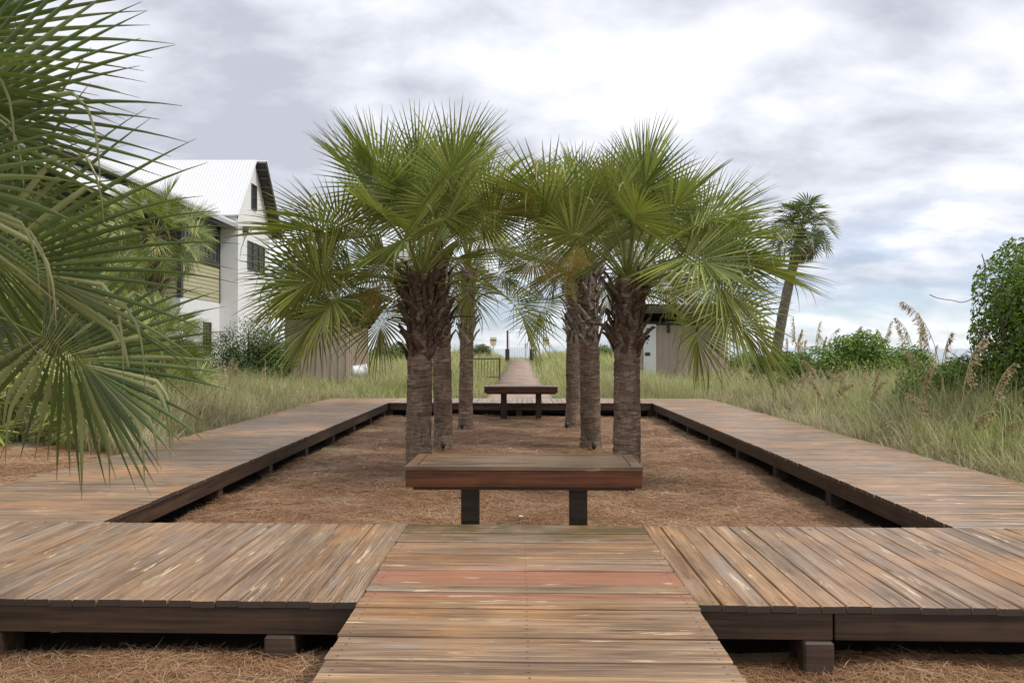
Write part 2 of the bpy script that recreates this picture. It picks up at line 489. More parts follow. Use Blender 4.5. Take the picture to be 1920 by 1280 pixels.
def axis_pts(segs):
    out = []
    for a, b, n in segs:
        out += list(np.linspace(a, b, n, endpoint=False))
    out.append(segs[-1][1])
    return np.array(out)
gx = axis_pts([(-900, -60, 10), (-60, -16, 22), (-16, 16, 80), (16, 60, 22), (60, 900, 10)])
gy = axis_pts([(-120, -10, 12), (-10, 30, 80), (30, 76, 60), (76, 110, 16)])
GX, GY = np.meshgrid(gx, gy)
GZ = ground_z(GX, GY)
nx, ny = len(gx), len(gy)
idx = np.arange(nx * ny).reshape(ny, nx)
q = np.stack([idx[:-1, :-1], idx[:-1, 1:], idx[1:, 1:], idx[1:, :-1]], -1).reshape(-1, 4)
m, t = new_mat('sandy_ground')
pos = t.n('ShaderNodeNewGeometry').outputs['Position']
nz = t.noise(pos, 1.3, 6.0)
gcol = t.ramp(nz, [(0.35, (0.20, 0.16, 0.095)), (0.5, (0.30, 0.255, 0.15)), (0.68, (0.40, 0.35, 0.23))])
finish(t, gcol, 0.9, t.noise(pos, 30, 5.0), 0.6, 0.03, 0.2)
M['ground'] = m
g = link('ground', mesh_np('ground', np.stack([GX, GY, GZ], -1).reshape(-1, 3), [q], smooth=True), None, M['ground'])
tag(g, 'sandy dune ground under the grass around the boardwalk', 'ground', kind='structure')

# sea
m, t = new_mat('sea_water')
pos = t.n('ShaderNodeNewGeometry').outputs['Position']
wv = t.noise(t.mapping(pos, (0.10, 0.35, 1)), 1.0, 6.0, 0.6)
foam = t.smooth(t.noise(t.mapping(pos, (0.012, 0.10, 1)), 1.0, 5.0, 0.6), 0.60, 0.68)
wc = t.mix(foam, (0.30, 0.39, 0.45), (0.7, 0.74, 0.76))
finish(t, wc, 0.25, wv, 0.6, 0.6, 0.5)
sea_me = mesh_np('sea', [(-9000, 80, -2.6), (9000, 80, -2.6), (9000, 9000, -2.6), (-9000, 9000, -2.6)], [np.array([[0, 1, 2, 3]])])
tag(link('sea', sea_me, None, m), 'pale blue sea beyond the dunes up to the horizon', 'sea', kind='structure')

# pine straw beds (a bumpy sheet each, needles come last)
def bump_z(x, y):
    return 0.02 * np.sin(x * 0.9 + 2.0 * np.sin(y * 0.6)) * np.sin(y * 1.1 + x * 0.5) + 0.03 * np.sin(x * 2.1 + 1.7 * np.sin(y * 1.3)) * np.cos(y * 1.7 + np.sin(x * 1.1)) + 0.014 * np.sin(5.3 * x + 2 * np.sin(3.1 * y)) * np.sin(4.7 * y)
def mulch_z(x, y):
    return MZ + bump_z(np.asarray(x, float), np.asarray(y, float))
def bed(name, x0, x1, y0, y1, label):
    n, k = int((x1 - x0) / 0.14) + 1, int((y1 - y0) / 0.14) + 1
    X, Y = np.meshgrid(np.linspace(x0, x1, n), np.linspace(y0, y1, k))
    Z = mulch_z(X, Y) + 0.004
    ed = np.minimum(np.minimum(X - x0, x1 - X), np.minimum(Y - y0, y1 - Y))
    Z = Z - 0.06 * (1 - sstep(0, 0.25, ed))
    i = np.arange(n * k).reshape(k, n)
    qq = np.stack([i[:-1, :-1], i[:-1, 1:], i[1:, 1:], i[1:, :-1]], -1).reshape(-1, 4)
    o = link(name, mesh_np(name, np.stack([X, Y, Z], -1).reshape(-1, 3), [qq], smooth=True), None, M['mulch'])
    return tag(o, label, 'pine straw', kind='structure')
bed('court_ground', DX1 - 0.15, DX2 + 0.15, DY1 - 0.1, DY2 + 0.12, 'pine straw bed enclosed by the square boardwalk')
bed('front_ground_left', -7.5, -0.2, -3.0, DY0 + 0.32, 'pine straw bed left of the approach walk')
bed('front_ground_right', 0.2, 7.5, -3.0, DY0 + 0.32, 'pine straw bed right of the approach walk')
bed('side_ground_left', -12.5, DX0 + 0.5, 4.0, 15.4, 'pine straw patch outside the boardwalk beside low palmettos')

m, t = new_mat('shade_darkened_soil')  # dark soil, its colour taken near black to deepen the under-deck shade
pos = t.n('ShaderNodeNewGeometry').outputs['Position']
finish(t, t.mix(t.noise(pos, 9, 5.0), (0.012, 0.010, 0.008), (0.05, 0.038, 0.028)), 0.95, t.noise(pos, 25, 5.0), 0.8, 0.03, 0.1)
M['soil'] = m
for (nm, x0, x1, y0, y1, lb) in (('soil_left', DX0 + 0.15, DX1 - 0.1, DY1 - 0.05, DY3 - 0.1, 'bare soil painted darker for shade under the long walk on the house side'),
                                 ('soil_right', DX2 + 0.1, DX3 - 0.15, DY1 - 0.05, DY3 - 0.1, 'bare soil painted darker for shade under the long walk on the shrub side'),
                                 ('soil_front', DX0 + 0.15, DX3 - 0.15, DY0 + 0.28, DY1 - 0.06, 'bare soil painted darker for shade under the front cross walk'),
                                 ('soil_back', DX1 - 0.09, DX2 + 0.09, DY2 + 0.1, DY3 - 0.1, 'bare soil painted darker for shade under the seaward cross walk')):
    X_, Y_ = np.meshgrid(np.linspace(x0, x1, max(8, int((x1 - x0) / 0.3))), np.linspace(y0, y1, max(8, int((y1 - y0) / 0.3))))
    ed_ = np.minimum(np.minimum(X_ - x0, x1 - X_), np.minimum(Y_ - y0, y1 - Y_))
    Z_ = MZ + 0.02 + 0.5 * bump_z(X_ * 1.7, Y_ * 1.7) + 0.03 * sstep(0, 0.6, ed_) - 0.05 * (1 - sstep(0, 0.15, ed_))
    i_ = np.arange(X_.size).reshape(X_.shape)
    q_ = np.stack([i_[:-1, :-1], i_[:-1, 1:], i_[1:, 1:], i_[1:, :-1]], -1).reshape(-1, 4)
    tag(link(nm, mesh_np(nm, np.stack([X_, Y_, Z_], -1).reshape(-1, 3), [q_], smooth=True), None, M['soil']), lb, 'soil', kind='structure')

# ------------------------------------------------------------------ boardwalks
PITCH = 0.143
def skew(x, y):
    return y + SK * (x - 0.05)

PLANK = {}
def plank_mesh(length, seed=0):
    key = (round(length, 3), seed)
    if key not in PLANK:
        r = random.Random(seed * 31 + 5)
        bm = bmesh.new()
        n = 5
        w = PITCH * 0.5
        rows = []
        ax = [(-1, -1, -0.042), (-1, 1, -0.006), (-0.93, 1, 0.0), (0, 0, 0.0), (0.93, 1, 0.0), (1, 1, -0.006), (1, -1, -0.042)]
        hw = 0.0685
        for i in range(n):
            x = (i / (n - 1) - 0.5) * length
            cu = 0.0016 * math.sin(i * 1.9 + seed)
            wj = 1 + r.uniform(-0.012, 0.012)
            prof = [(-hw * wj, -0.040), (-hw * wj, -0.006), (-hw * wj + 0.006, 0.0), (0.0, -0.0015), (hw * wj - 0.006, 0.0), (hw * wj, -0.006), (hw * wj, -0.040)]
            rows.append([bm.verts.new((x, yy, zz + cu)) for yy, zz in prof])
        for i in range(n - 1):
            for j in range(6):
                bm.faces.new([rows[i][j], rows[i][j + 1], rows[i + 1][j + 1], rows[i + 1][j]])
        bm.faces.new(rows[0][::-1]); bm.faces.new(rows[-1])
        PLANK[key] = bm_mesh('plank', bm)
        PLANK[key].materials.append(M['plank'])
    return PLANK[key]

pr = random.Random(21)
def plank(parent, cx, cy, length, rz, red=0.0, moss=0.0, z=0.0):
    o = link('plank', plank_mesh(length, pr.randrange(4)), parent)
    o.location = (cx + pr.uniform(-0.006, 0.006), cy, z + pr.uniform(-0.0025, 0.0025))
    o.rotation_euler = (pr.uniform(-0.006, 0.006), pr.uniform(-0.0006, 0.0006), rz + pr.uniform(-0.0012, 0.0012) + (PI if pr.random() < 0.5 else 0))
    if red: o['red'] = red
    if moss: o['moss'] = moss
    return o

RZ = math.atan(SK)
def side_walk(name, x0, x1, label, reds):
    w = thing(name, label, 'boardwalk', kind='structure')
    cx, ln = (x0 + x1) / 2, x1 - x0
    n = int((DY3 - DY1 - 0.02) / PITCH)
    for i in range(n):
        y = DY1 + 0.02 + (i + 0.5) * PITCH
        plank(w, cx, skew(cx, y), ln, RZ, red=reds.get(i, 0.0))
    return w
wl = side_walk('boardwalk_left', DX0, DX1, 'long weathered plank walk with a house behind its grass bank', {4: 0.55, 5: 0.0, 17: 0.25})
wr = side_walk('boardwalk_right', DX2, DX3, 'long weathered plank walk beside the sea oats and vine covered shrub', {6: 0.35, 23: 0.2})

def front_part(w, x0, x1):
    n = round((x1 - x0) / PITCH)
    p = (x1 - x0) / n
    for i in range(n):
        x = x0 + (i + 0.5) * p
        plank(w, x, skew(x, (DY0 + DY1) / 2), DY1 - DY0, PI / 2)
AX0, AX1 = -0.95, 1.045
wf = thing('boardwalk_front', 'plank cross walk with lengthwise boards meeting the approach walk', 'boardwalk', kind='structure')
front_part(wf, DX0, AX0)
front_part(wf, AX1, DX3)
wb = thing('boardwalk_back', 'plank cross walk at the seaward side of the pine straw court', 'boardwalk', kind='structure')
n = round((DX2 - DX1) / PITCH)
for i in range(n):
    x = DX1 + (i + 0.5) * (DX2 - DX1) / n
    plank(wb, x, skew(x, (DY2 + DY3) / 2), DY3 - DY2, PI / 2)
wa = thing('approach_walk', 'weathered approach walk with two reddish boards leading to the bench', 'boardwalk', kind='structure')
i = 0
y = DY1
while y > -4.0:
    p = PITCH * (1 + [0.0, 0.075, 0.01, 0.03, 0.09, 0.0, 0.05][i % 7])
    yc = y - p / 2
    u = min(max((DY0 + 0.2 - yc) / 2.0, 0), 1)
    x0, x1 = AX0 + 0.03 * u, AX1 - 0.045 * u
    red = {8: 0.25, 9: 0.85, 10: 0.8, 12: 0.55}.get(i, 0.0)
    moss = {0: 0.85, 1: 0.8, 2: 0.35}.get(i, 0.0)
    if i in (9, 10): p += 0.004
    plank(wa, (x0 + x1) / 2, skew((x0 + x1) / 2, yc), round(x1 - x0, 2), RZ, red=red, moss=moss, z=0.004 + [0.0, 0.004, -0.003, 0.003, -0.004][i % 5])
    y -= p
    i += 1
wp = thing('beach_path', 'straight plank path running through the dune grass to the gate', 'path', kind='structure')
y = DY3 + 0.03
k = 0
while y < 31.5:
    yc = y + PITCH / 2
    plank(wp, 0.02, skew(0.02, yc), 1.98, RZ)
    y += PITCH
# the planks too far away to tell apart stay real, joined
V, F = [], []
while y < 66:
    z0, z1 = float(path_z(y)), float(path_z(y + PITCH))
    hw = 0.99 - 0.22 * float(sstep(34, 60, y))
    b = len(V)
    jz = pr.uniform(-0.006, 0.006)
    V += [(0.02 - hw, y + 0.004, z0 + jz), (0.02 + hw, y + 0.004, z0 + jz), (0.02 + hw, y + PITCH - 0.006, z1 + jz), (0.02 - hw, y + PITCH - 0.006, z1 + jz)]
    V += [(v[0], v[1], v[2] - 0.04) for v in V[b:b + 4]]
    F += [(b, b + 1, b + 2, b + 3), (b, b + 4, b + 5, b + 1), (b + 1, b + 5, b + 6, b + 2), (b + 2, b + 6, b + 7, b + 3), (b + 3, b + 7, b + 4, b)]
    y += PITCH
o = link('far_planks', mesh_np('far_planks', V, [np.array(F)]), wp, M['plank'])
o['kind'] = 'stuff'

# rim joists, supports, and boards added to block light under the decks
def joist(w, name, a, b, thick=0.045, z0=-0.20, z1=-0.043, mat='rim'):
    a, b = Vector((*a, 0)), Vector((*b, 0))
    L = (b - a).length
    me = box_mesh(name, -L / 2, L / 2, -thick / 2, thick / 2, z0, z1, 0.004)
    o = link(name, me, w, M[mat])
    o.location = (a + b) / 2
    o.rotation_euler = (0, 0, math.atan2((b - a).y, (b - a).x))
    return o
def sk(x, y):
    return (x, skew(x, y))
def block(w, x, y, sx=0.11, sy=0.14, z1=-0.202, rz=0.0):
    o = link('support_block', box_mesh('support_block', -sx, sx, -sy, sy, MZ - 0.12, z1, 0.012), w, M['block'])
    o.location = (x, y, 0); o.rotation_euler = (0, 0, rz)
# left and right walks
for (w, xi, xo, s) in ((wl, DX1, DX0, -1), (wr, DX2, DX3, 1)):
    xin = xi + 0.04 * s
    cuts = [DY1 + 0.03, 8.6, 13.4, 17.6, DY2 + 0.05] if s > 0 else [DY1 + 0.03, 11.2, 16.0, DY2 + 0.05]
    for a, b in zip(cuts[:-1], cuts[1:]):
        joist(w, 'rim_joist', sk(xin, a + 0.003), sk(xin, b - 0.003))
    joist(w, 'rim_joist', sk(xo - 0.04 * s, DY1 + 0.1), sk(xo - 0.04 * s, DY3 - 0.02))
    joist(w, 'light_block_board', sk((xi + xo) / 2, DY1 + 0.1), sk((xi + xo) / 2, DY3 - 0.1), z0=MZ - 0.1, mat='post')  # added board down into the ground, keeps the space below dark
    for yy in np.arange(7.35, 21, 1.9):
        block(w, xi + 0.16 * s, skew(xi, yy), 0.10, 0.07)
        block(w, xo - 0.16 * s, skew(xo, yy), 0.10, 0.07)
    joist(w, 'rim_joist', sk(xi + 0.06 * s, DY3 - 0.05), sk(xo - 0.06 * s, DY3 - 0.05))
# front walk
for (x0, x1, cut) in ((DX0 + 0.03, AX0 - 0.0, None), (AX1, DX3 - 0.03, 1.83)):
    pieces = [(x0, x1)] if cut is None else [(x0, cut), (cut + 0.012, x1)]
    for a, b in pieces:
        joist(wf, 'rim_joist', sk(a, DY0 + 0.035), sk(b, DY0 + 0.035), z0=-0.2)
    joist(wf, 'rim_joist', sk(x0, DY1 - 0.04), sk(x1, DY1 - 0.04))
    joist(wf, 'light_block_board', sk(x0, DY0 + 0.75), sk(x1, DY0 + 0.75), z0=MZ - 0.1, mat='post')  # added board, stops light from the court showing under the front walk
for xx in (-4.9, -3.2, -1.42, 1.74, 3.6, 5.2):
    block(wf, xx, skew(xx, DY0 + 0.11), 0.088, 0.13)
    block(wf, xx, skew(xx, DY1 - 0.2), 0.088, 0.10)
# approach walk
for xs in (AX0 + 0.07, AX1 - 0.09):
    joist(wa, 'rim_joist', sk(xs, -3.9), sk(xs, DY1 - 0.09))
joist(wa, 'rim_joist', sk(AX0 + 0.12, DY1 - 0.05), sk(AX1 - 0.12, DY1 - 0.05))
for yy in (-2.5, -0.8, 0.9, 2.6):
    for xs in (AX0 + 0.2, AX1 - 0.22):
        block(wa, xs, yy, 0.08, 0.1)
# back walk
joist(wb, 'rim_joist', sk(DX1 + 0.02, DY2 + 0.035), sk(DX2 - 0.02, DY2 + 0.035), z0=-0.2)
joist(wb, 'rim_joist', sk(DX1 + 0.02, DY3 - 0.04), sk(DX2 - 0.02, DY3 - 0.04))
joist(wb, 'light_block_board', sk(DX1 + 0.05, DY2 + 0.6), sk(DX2 - 0.05, DY2 + 0.6), z0=MZ - 0.1, mat='post')  # added board closing the underside against light from behind
for xx in np.arange(-2.9, 3.3, 1.45):
    block(wb, xx, skew(xx, DY2 + 0.17), 0.09, 0.09)
for (xc, sg) in ((DX1, -1), (DX2, 1)):
    o = link('corner_post', box_mesh('corner_post', -0.16, 0.16, -0.10, 0.10, MZ - 0.1, -0.044, 0.006), wb, M['post'])
    o.location = (xc + 0.05 * sg, skew(xc, DY2 + 0.17), 0)
for xs in (0.02 - 0.9, 0.02 + 0.9):
    joist(wp, 'rim_joist', sk(xs, DY3 + 0.02), sk(xs, 31.4), z0=-0.16)

# ------------------------------------------------------------------ benches
def bench(label, cx, y0, y1, width, ztop, legbase, leg_mat):
    b = thing('bench', label, 'bench', (cx, skew(cx, (y0 + y1) / 2), legbase), RZ)
    d = (y1 - y0) / 2
    hw = width / 2
    zt = ztop - legbase
    # frame boards mitred round a slatted seat
    box('front_rail', -hw, hw, -d, -d + 0.045, zt - 0.175, zt - 0.0305, M['bench'], b, 0.006)
    box('rear_rail', -hw, hw, d - 0.045, d, zt - 0.175, zt - 0.0305, M['bench'], b, 0.006)
    box('side_rail', -hw, -hw + 0.045, -d + 0.046, d - 0.046, zt - 0.175, zt - 0.0305, M['bench'], b, 0.006)
    box('side_rail', hw - 0.045, hw, -d + 0.046, d - 0.046, zt - 0.175, zt - 0.0305, M['bench'], b, 0.006)
    bw = 0.085
    for (nm, pts_) in (('border_board', [(-hw - 0.004, -d - 0.004), (hw + 0.004, -d - 0.004), (hw - bw - 0.001, -d + bw), (-hw + bw + 0.001, -d + bw)]),
                       ('border_board', [(hw + 0.004, d + 0.004), (-hw - 0.004, d + 0.004), (-hw + bw + 0.001, d - bw), (hw - bw - 0.001, d - bw)]),
                       ('border_board', [(-hw - 0.004, -d), (-hw + bw, -d + bw + 0.003), (-hw + bw, d - bw - 0.003), (-hw - 0.004, d)]),
                       ('border_board', [(hw + 0.004, d), (hw - bw, d - bw - 0.003), (hw - bw, -d + bw + 0.003), (hw + 0.004, -d)])):
        prism(nm, pts_, 'z', zt - 0.03, zt + 0.001, M['bench_top'], b)
    hw_in = hw - bw - 0.004
    ns = 5
    iw = 2 * (d - bw - 0.004)
    for i in range(ns):
        yc = -iw / 2 + (i + 0.5) * iw / ns
        o = link('seat_slat', box_mesh('seat_slat', -hw_in, hw_in, -iw / ns / 2 + 0.002, iw / ns / 2 - 0.002, -0.04, 0, 0.004), b, M['bench_top'])
        o.location = (0, yc, zt + 0.001 * (i % 2))
    box('under_frame', -hw + 0.045 + 0.01, hw - 0.055, -d + 0.05, d - 0.05, zt - 0.205, zt - 0.045, M['post'], b, 0.004)
    for s in (-1, 1):
        box('leg', s * 0.48 * width / 2.0 * 1.0 - 0.078, s * 0.48 * width / 2.0 + 0.078, -0.075 - 0.02, 0.075 - 0.02, -0.12, zt - 0.206, leg_mat, b, 0.006)
        lg = bpy.data.objects[b.children[-1].name] if b.children else None
    return b
bench('large dark red timber bench with slatted top at the end of the approach walk', 0.047, 6.42, 7.2, 2.0, 0.50, MZ, M['post'])
bench('plain dark brown timber bench at the seaward end of the court', 0.06, 19.95, 20.7, 1.93, 0.50, MZ, M['post'])

# ------------------------------------------------------------------ palm leaf generator
def make_leaf(seed, phi, plen=0.95, blen=1.15, bend=22, droop=1.0, roll=0.0, nseg=44, rows=7, broken=0.06, spread=150, wmax=0.042, costa_bend=55, pet=0.016, hub_drop=0.0):
    """Fan leaf, petiole base at the origin, growing along +X at pitch phi, gravity along -Z."""
    r = random.Random(seed)
    V, F4, along, seg, dry = [], [], [], [], []
    def addv(p, a, s, d):
        V.append((p.x, p.y, p.z)); along.append(a); seg.append(s); dry.append(d)
    # petiole
    pts = []
    p = Vector((0, 0, 0))
    npt = 8
    for i in range(npt + 1):
        u = i / npt
        ph = R(phi - bend * u * u)
        pts.append(p.copy())
        if i < npt:
            p = p + Vector((math.cos(ph), 0, math.sin(ph))) * plen / npt
    ph = R(phi - bend - hub_drop)
    for i, q in enumerate(pts):
        u = i / npt
        rad = pet * (1.9 - 1.0 * min(1, u * 3)) if u < 0.33 else pet * (0.9 - 0.15 * u)
        phi_i = R(phi - bend * u * u)
        nn = Vector((-math.sin(phi_i), 0, math.cos(phi_i)))
        for (sy, sz) in ((-1, 0.35), (0, 0.55), (1, 0.35), (0, -0.8)):
            addv(q + Vector((0, 1, 0)) * sy * rad * 1.3 + nn * sz * rad, 0.03, 0.5, 0.0)
    for i in range(npt):
        for j in range(4):
            F4.append((i * 4 + j, i * 4 + (j + 1) % 4, (i + 1) * 4 + (j + 1) % 4, (i + 1) * 4 + j))
    hub = pts[-1]
    # costa
    f = Vector((math.cos(ph), 0, math.sin(ph)))
    s = Vector((0, 1, 0))
    n = f.cross(s)
    if n.z < 0 and abs(phi) < 80: n = -n
    n = Vector((-math.sin(ph), 0, math.cos(ph)))
    rot = Matrix.Rotation(roll, 3, f)
    s, n = rot @ s, rot @ n
    cl = 0.36 * blen
    cpts = []
    nc = 10
    p = hub.copy(); ff = f.copy(); nn = n.copy()
    for i in range(nc + 1):
        cpts.append((p.copy(), ff.copy(), nn.copy()))
        rr = Matrix.Rotation(R(costa_bend) / nc, 3, s)
        ff, nn = rr @ ff, rr @ nn
        p = p + ff * cl / nc
    thm = R(spread)
    dth = 2 * thm / nseg
    for i in range(nseg):
        th = -thm + (i + 0.5) * dth
        u = abs(th) / thm
        c = (1 - u) ** 1.2 * nc
        i0 = min(int(c), nc - 1)
        k = c - i0
        cp_, cf, cn = cpts[i0]
        cp2 = cpts[i0 + 1][0]
        base = cp_.lerp(cp2, k)
        L = blen * (0.66 + 0.34 * math.cos(th * 0.5)) * r.uniform(0.9, 1.06) * (1.0 - 0.25 * (1 - u))
        d = (cf * math.cos(th) + s * math.sin(th) + cn * (0.30 * abs(math.sin(th)) + r.uniform(-0.04, 0.04))).normalized()
        sr = r.random()
        brk = r.random() < broken
        bt = r.uniform(0.38, 0.6)
        dv = r.uniform(0.45, 1.0) if brk else (0.55 * r.random() if r.random() < 0.22 else 0.0)
        dk = droop * r.uniform(0.55, 1.5)
        p = base.copy()
        b0 = len(V)
        stp = L / (rows - 1)
        tw = r.uniform(-0.5, 0.5)
        for j in range(rows):
            tt = j / (rows - 1)
            rad = tt * L
            w = min(rad * dth * 1.04 + 0.004, wmax * (0.9 + 0.3 * sr))
            if tt > 0.42:
                w *= max(0.0, 1 - (tt - 0.42) / 0.58) ** 0.85
            w = max(w, 0.0022)
            side = d.cross(cn).normalized()
            if tt > 0.45:
                side = (Matrix.Rotation(tw * (tt - 0.45) * 2, 3, d) @ side)
            nrm = side.cross(d).normalized()
            fold = 0.95 * w
            addv(p - side * w * 0.5, tt, sr, dv)
            addv(p - nrm * fold * 0.5, tt, sr, dv)
            addv(p + side * w * 0.5, tt, sr, dv)
            if j < rows - 1:
                g_ = dk * (0.03 + 0.55 * tt ** 1.7) * (stp / blen) * 2.2
                if brk and tt > bt: g_ += 1.1
                d = (d + Vector((0, 0, -g_))).normalized()
                p = p + d * stp
        for j in range(rows - 1):
            a = b0 + j * 3
            F4.append((a, a + 1, a + 4, a + 3))
            F4.append((a + 1, a + 2, a + 5, a + 4))
    me = mesh_np('frond', V, [np.array(F4)], {'along': along, 'seg': seg, 'dry': dry}, smooth=False)
    return me, hub

LIB = []
for i, ph in enumerate([84, 74, 64, 54, 44, 33, 22, 10, -4, -18, -34]):
    for k in range(3):
        low = max(0, 40 - ph) / 80.0
        me, hub = make_leaf(100 + i * 10 + k, ph, plen=0.78 + 0.42 * math.cos(R(ph)) + 0.08 * k, blen=1.02 + 0.1 * k, bend=5 + 22 * math.cos(R(ph)),
                            droop=0.35 + 1.0 * low, broken=0.05 + 0.16 * low, roll=(-0.75, 0.75, 0.1)[k], costa_bend=10 + 60 * low, nseg=52, rows=8, spread=118 + 30 * low, wmax=0.031)
        LIB.append((ph, me))
FARLIB = []
for i, ph in enumerate([82, 66, 50, 34, 16, -2, -22, -45, -65]):
    me, hub = make_leaf(400 + i, ph, plen=0.9, blen=1.0, bend=20, droop=0.7, nseg=26, rows=5, wmax=0.07, broken=0.08)
    FARLIB.append((ph, me))
DEADLIB = []
for i, ph in enumerate([-45, -62, -74]):
    me, hub = make_leaf(450 + i, ph, plen=0.8, blen=0.85, bend=10, droop=1.4, nseg=26, rows=5, wmax=0.05, broken=0.3, spread=110)
    DEADLIB.append((ph, me))

def pick(lib, ph, r):
    best = sorted(lib, key=lambda e: abs(e[0] - ph) + r.uniform(0, 5))
    return best[0][1]

MESHMAT = {}
def mesh_with(me, mat):
    key = (me.name, mat.name)
    if key not in MESHMAT:
        m2 = me if not me.materials else me.copy()
        m2.materials.clear()
        m2.materials.append(mat)
        MESHMAT[key] = m2
    return MESHMAT[key]

def boot_mesh(seed, split=True):
    """an old leaf base: a strap that leaves the trunk, curves out and ends in a broken tip, forked at its foot."""
    r = random.Random(seed)
    L = r.uniform(0.30, 0.42)
    w0, w1 = r.uniform(0.055, 0.07), r.uniform(0.022, 0.03)
    n = 6
    V, F = [], []
    for i in range(n):
        u = i / (n - 1)
        z = L * u * (1 - 0.12 * u)
        x = 0.012 + 0.035 * u + 0.10 * max(0, u - 0.55) ** 1.4 * r.uniform(0.5, 2.2)
        w = w0 + (w1 - w0) * min(1, u * 1.5)
        th = 0.012 + 0.006 * math.sin(u * 3)
        for (sy, sx) in ((-1, -0.5), (-0.55, 1), (0.55, 1), (1, -0.5)):
            V.append((x + sx * th, sy * w + r.uniform(-0.003, 0.003), z + (r.uniform(-0.02, 0.02) if i == n - 1 else 0)))
    for i in range(n - 1):
        for j in range(3):
            F.append((i * 4 + j, i * 4 + j + 1, (i + 1) * 4 + j + 1, (i + 1) * 4 + j))
        F.append((i * 4 + 3, i * 4, (i + 1) * 4, (i + 1) * 4 + 3))
    F.append(((n - 1) * 4, (n - 1) * 4 + 1, (n - 1) * 4 + 2, (n - 1) * 4 + 3))
    return mesh_np('leaf_base', V, [np.array(F)])
BOOTS = [boot_mesh(s) for s in range(6)]
STUBS = []
for s in range(3):
    r = random.Random(900 + s)
    L = r.uniform(0.35, 0.6)
    pts = [(0, 0, 0), (L * 0.35, 0.01, L * 0.18), (L * 0.7, 0.03, L * 0.20), (L, 0.05, L * r.uniform(0.0, 0.3))]
    V, F = tube_arrays(pts, [0.024, 0.018, 0.013, 0.008], 5)
    STUBS.append(mesh_np('dead_stalk', V, [F]))

def trunk_mesh(h, r0, r1, lean=(0, 0), seed=0, flare=0.05, k=26):
    rr = random.Random(seed)
    rings = max(10, int(h / 0.03))
    V, F = [], []
    for i in range(rings + 1):
        u = i / rings
        z = h * u
        rad = r0 + (r1 - r0) * u + flare * math.exp(-z / 0.12)
        cx = lean[0] * u ** 1.4
        cy = lean[1] * u ** 1.4
        for j in range(k):
            a = 2 * PI * j / k
            nz_ = mnoise.noise(Vector((math.cos(a) * 2.2 + seed, math.sin(a) * 2.2, z * 6.0)))
            n2 = mnoise.noise(Vector((math.cos(a) * 5 + seed, math.sin(a) * 5, z * 17.0)))
            n3 = mnoise.noise(Vector((math.cos(a) * 1.1 + seed * 3, math.sin(a) * 1.1, z * 1.7)))
            zz_ = z / 0.085 + 0.8 * mnoise.noise(Vector((math.cos(a) * 1.6 + seed, math.sin(a) * 1.6, z * 2.0)))
            saw = (zz_ % 1.0)
            rj = rad * (1 + 0.05 * nz_ + 0.06 * n2 + 0.06 * n3 + 0.045 * (saw - 0.5) + rr.uniform(-0.02, 0.02))
            V.append((cx + math.cos(a) * rj, cy + math.sin(a) * rj, z))
    for i in range(rings):
        for j in range(k):
            F.append((i * k + j, i * k + (j + 1) % k, (i + 1) * k + (j + 1) % k, (i + 1) * k + j))
    top = [np.array([[rings * k + j for j in range(k)]])]
    return mesh_np('trunk', V, [np.array(F)] + top, smooth=False)

def flower_mesh(seed, L=1.3, n_br=26):
    r = random.Random(seed)
    V, F, var = [], [], []
    def ribbon(pts, w, v):
        b = len(V)
        for i, p in enumerate(pts):
            ww = w * (1 - 0.6 * i / (len(pts) - 1))
            V.append((p.x, p.y - ww, p.z)); V.append((p.x + ww * 0.4, p.y + ww, p.z + ww))
            var.extend([v, v])
        for i in range(len(pts) - 1):
            F.append((b + 2 * i, b + 2 * i + 1, b + 2 * i + 3, b + 2 * i + 2))
    main = []
    p = Vector((0, 0, 0)); ph = 0.7
    for i in range(13):
        main.append(p.copy())
        p = p + Vector((math.cos(ph), 0, math.sin(ph))) * L / 12
        ph -= 0.17
    ribbon(main, 0.012, 0.9)
    for i in range(n_br):
        u = r.uniform(0.3, 1.0)
        q = main[min(12, int(u * 12))]
        d = Vector((r.uniform(-0.4, 0.8), r.uniform(-1, 1), r.uniform(-1.0, 0.3))).normalized()
        bl = r.uniform(0.18, 0.38)
        br = [q + d * bl * j / 4 + Vector((0, 0, -0.15 * bl * (j / 4) ** 2 * 2)) for j in range(5)]
        ribbon(br, 0.005, r.random())
        for j in range(1, 5):
            for e in range(7):
                d2 = Vector((r.uniform(-1, 1), r.uniform(-1, 1), r.uniform(-1, 0.6))).normalized()
                l2 = r.uniform(0.04, 0.12)
                ribbon([br[j], br[j] + d2 * l2 * 0.5, br[j] + d2 * l2 + Vector((0, 0, -0.02))], 0.0035, r.random())
                tip = br[j] + d2 * l2
                for _ in range(2):
                    o_ = tip + Vector((r.uniform(-1, 1), r.uniform(-1, 1), r.uniform(-1, 1))) * 0.02
                    b = len(V)
                    ss = 0.007
                    V.extend([(o_.x - ss, o_.y, o_.z), (o_.x, o_.y - ss, o_.z), (o_.x + ss, o_.y, o_.z), (o_.x, o_.y + ss, o_.z + ss)])
                    vv = r.random(); var.extend([vv] * 4)
                    F.append((b, b + 1, b + 2, b + 3))
    return mesh_np('flower_stalk', V, [np.array(F)], {'var': var})
FLOWERS = [flower_mesh(3), flower_mesh(8, 1.5, 34)]

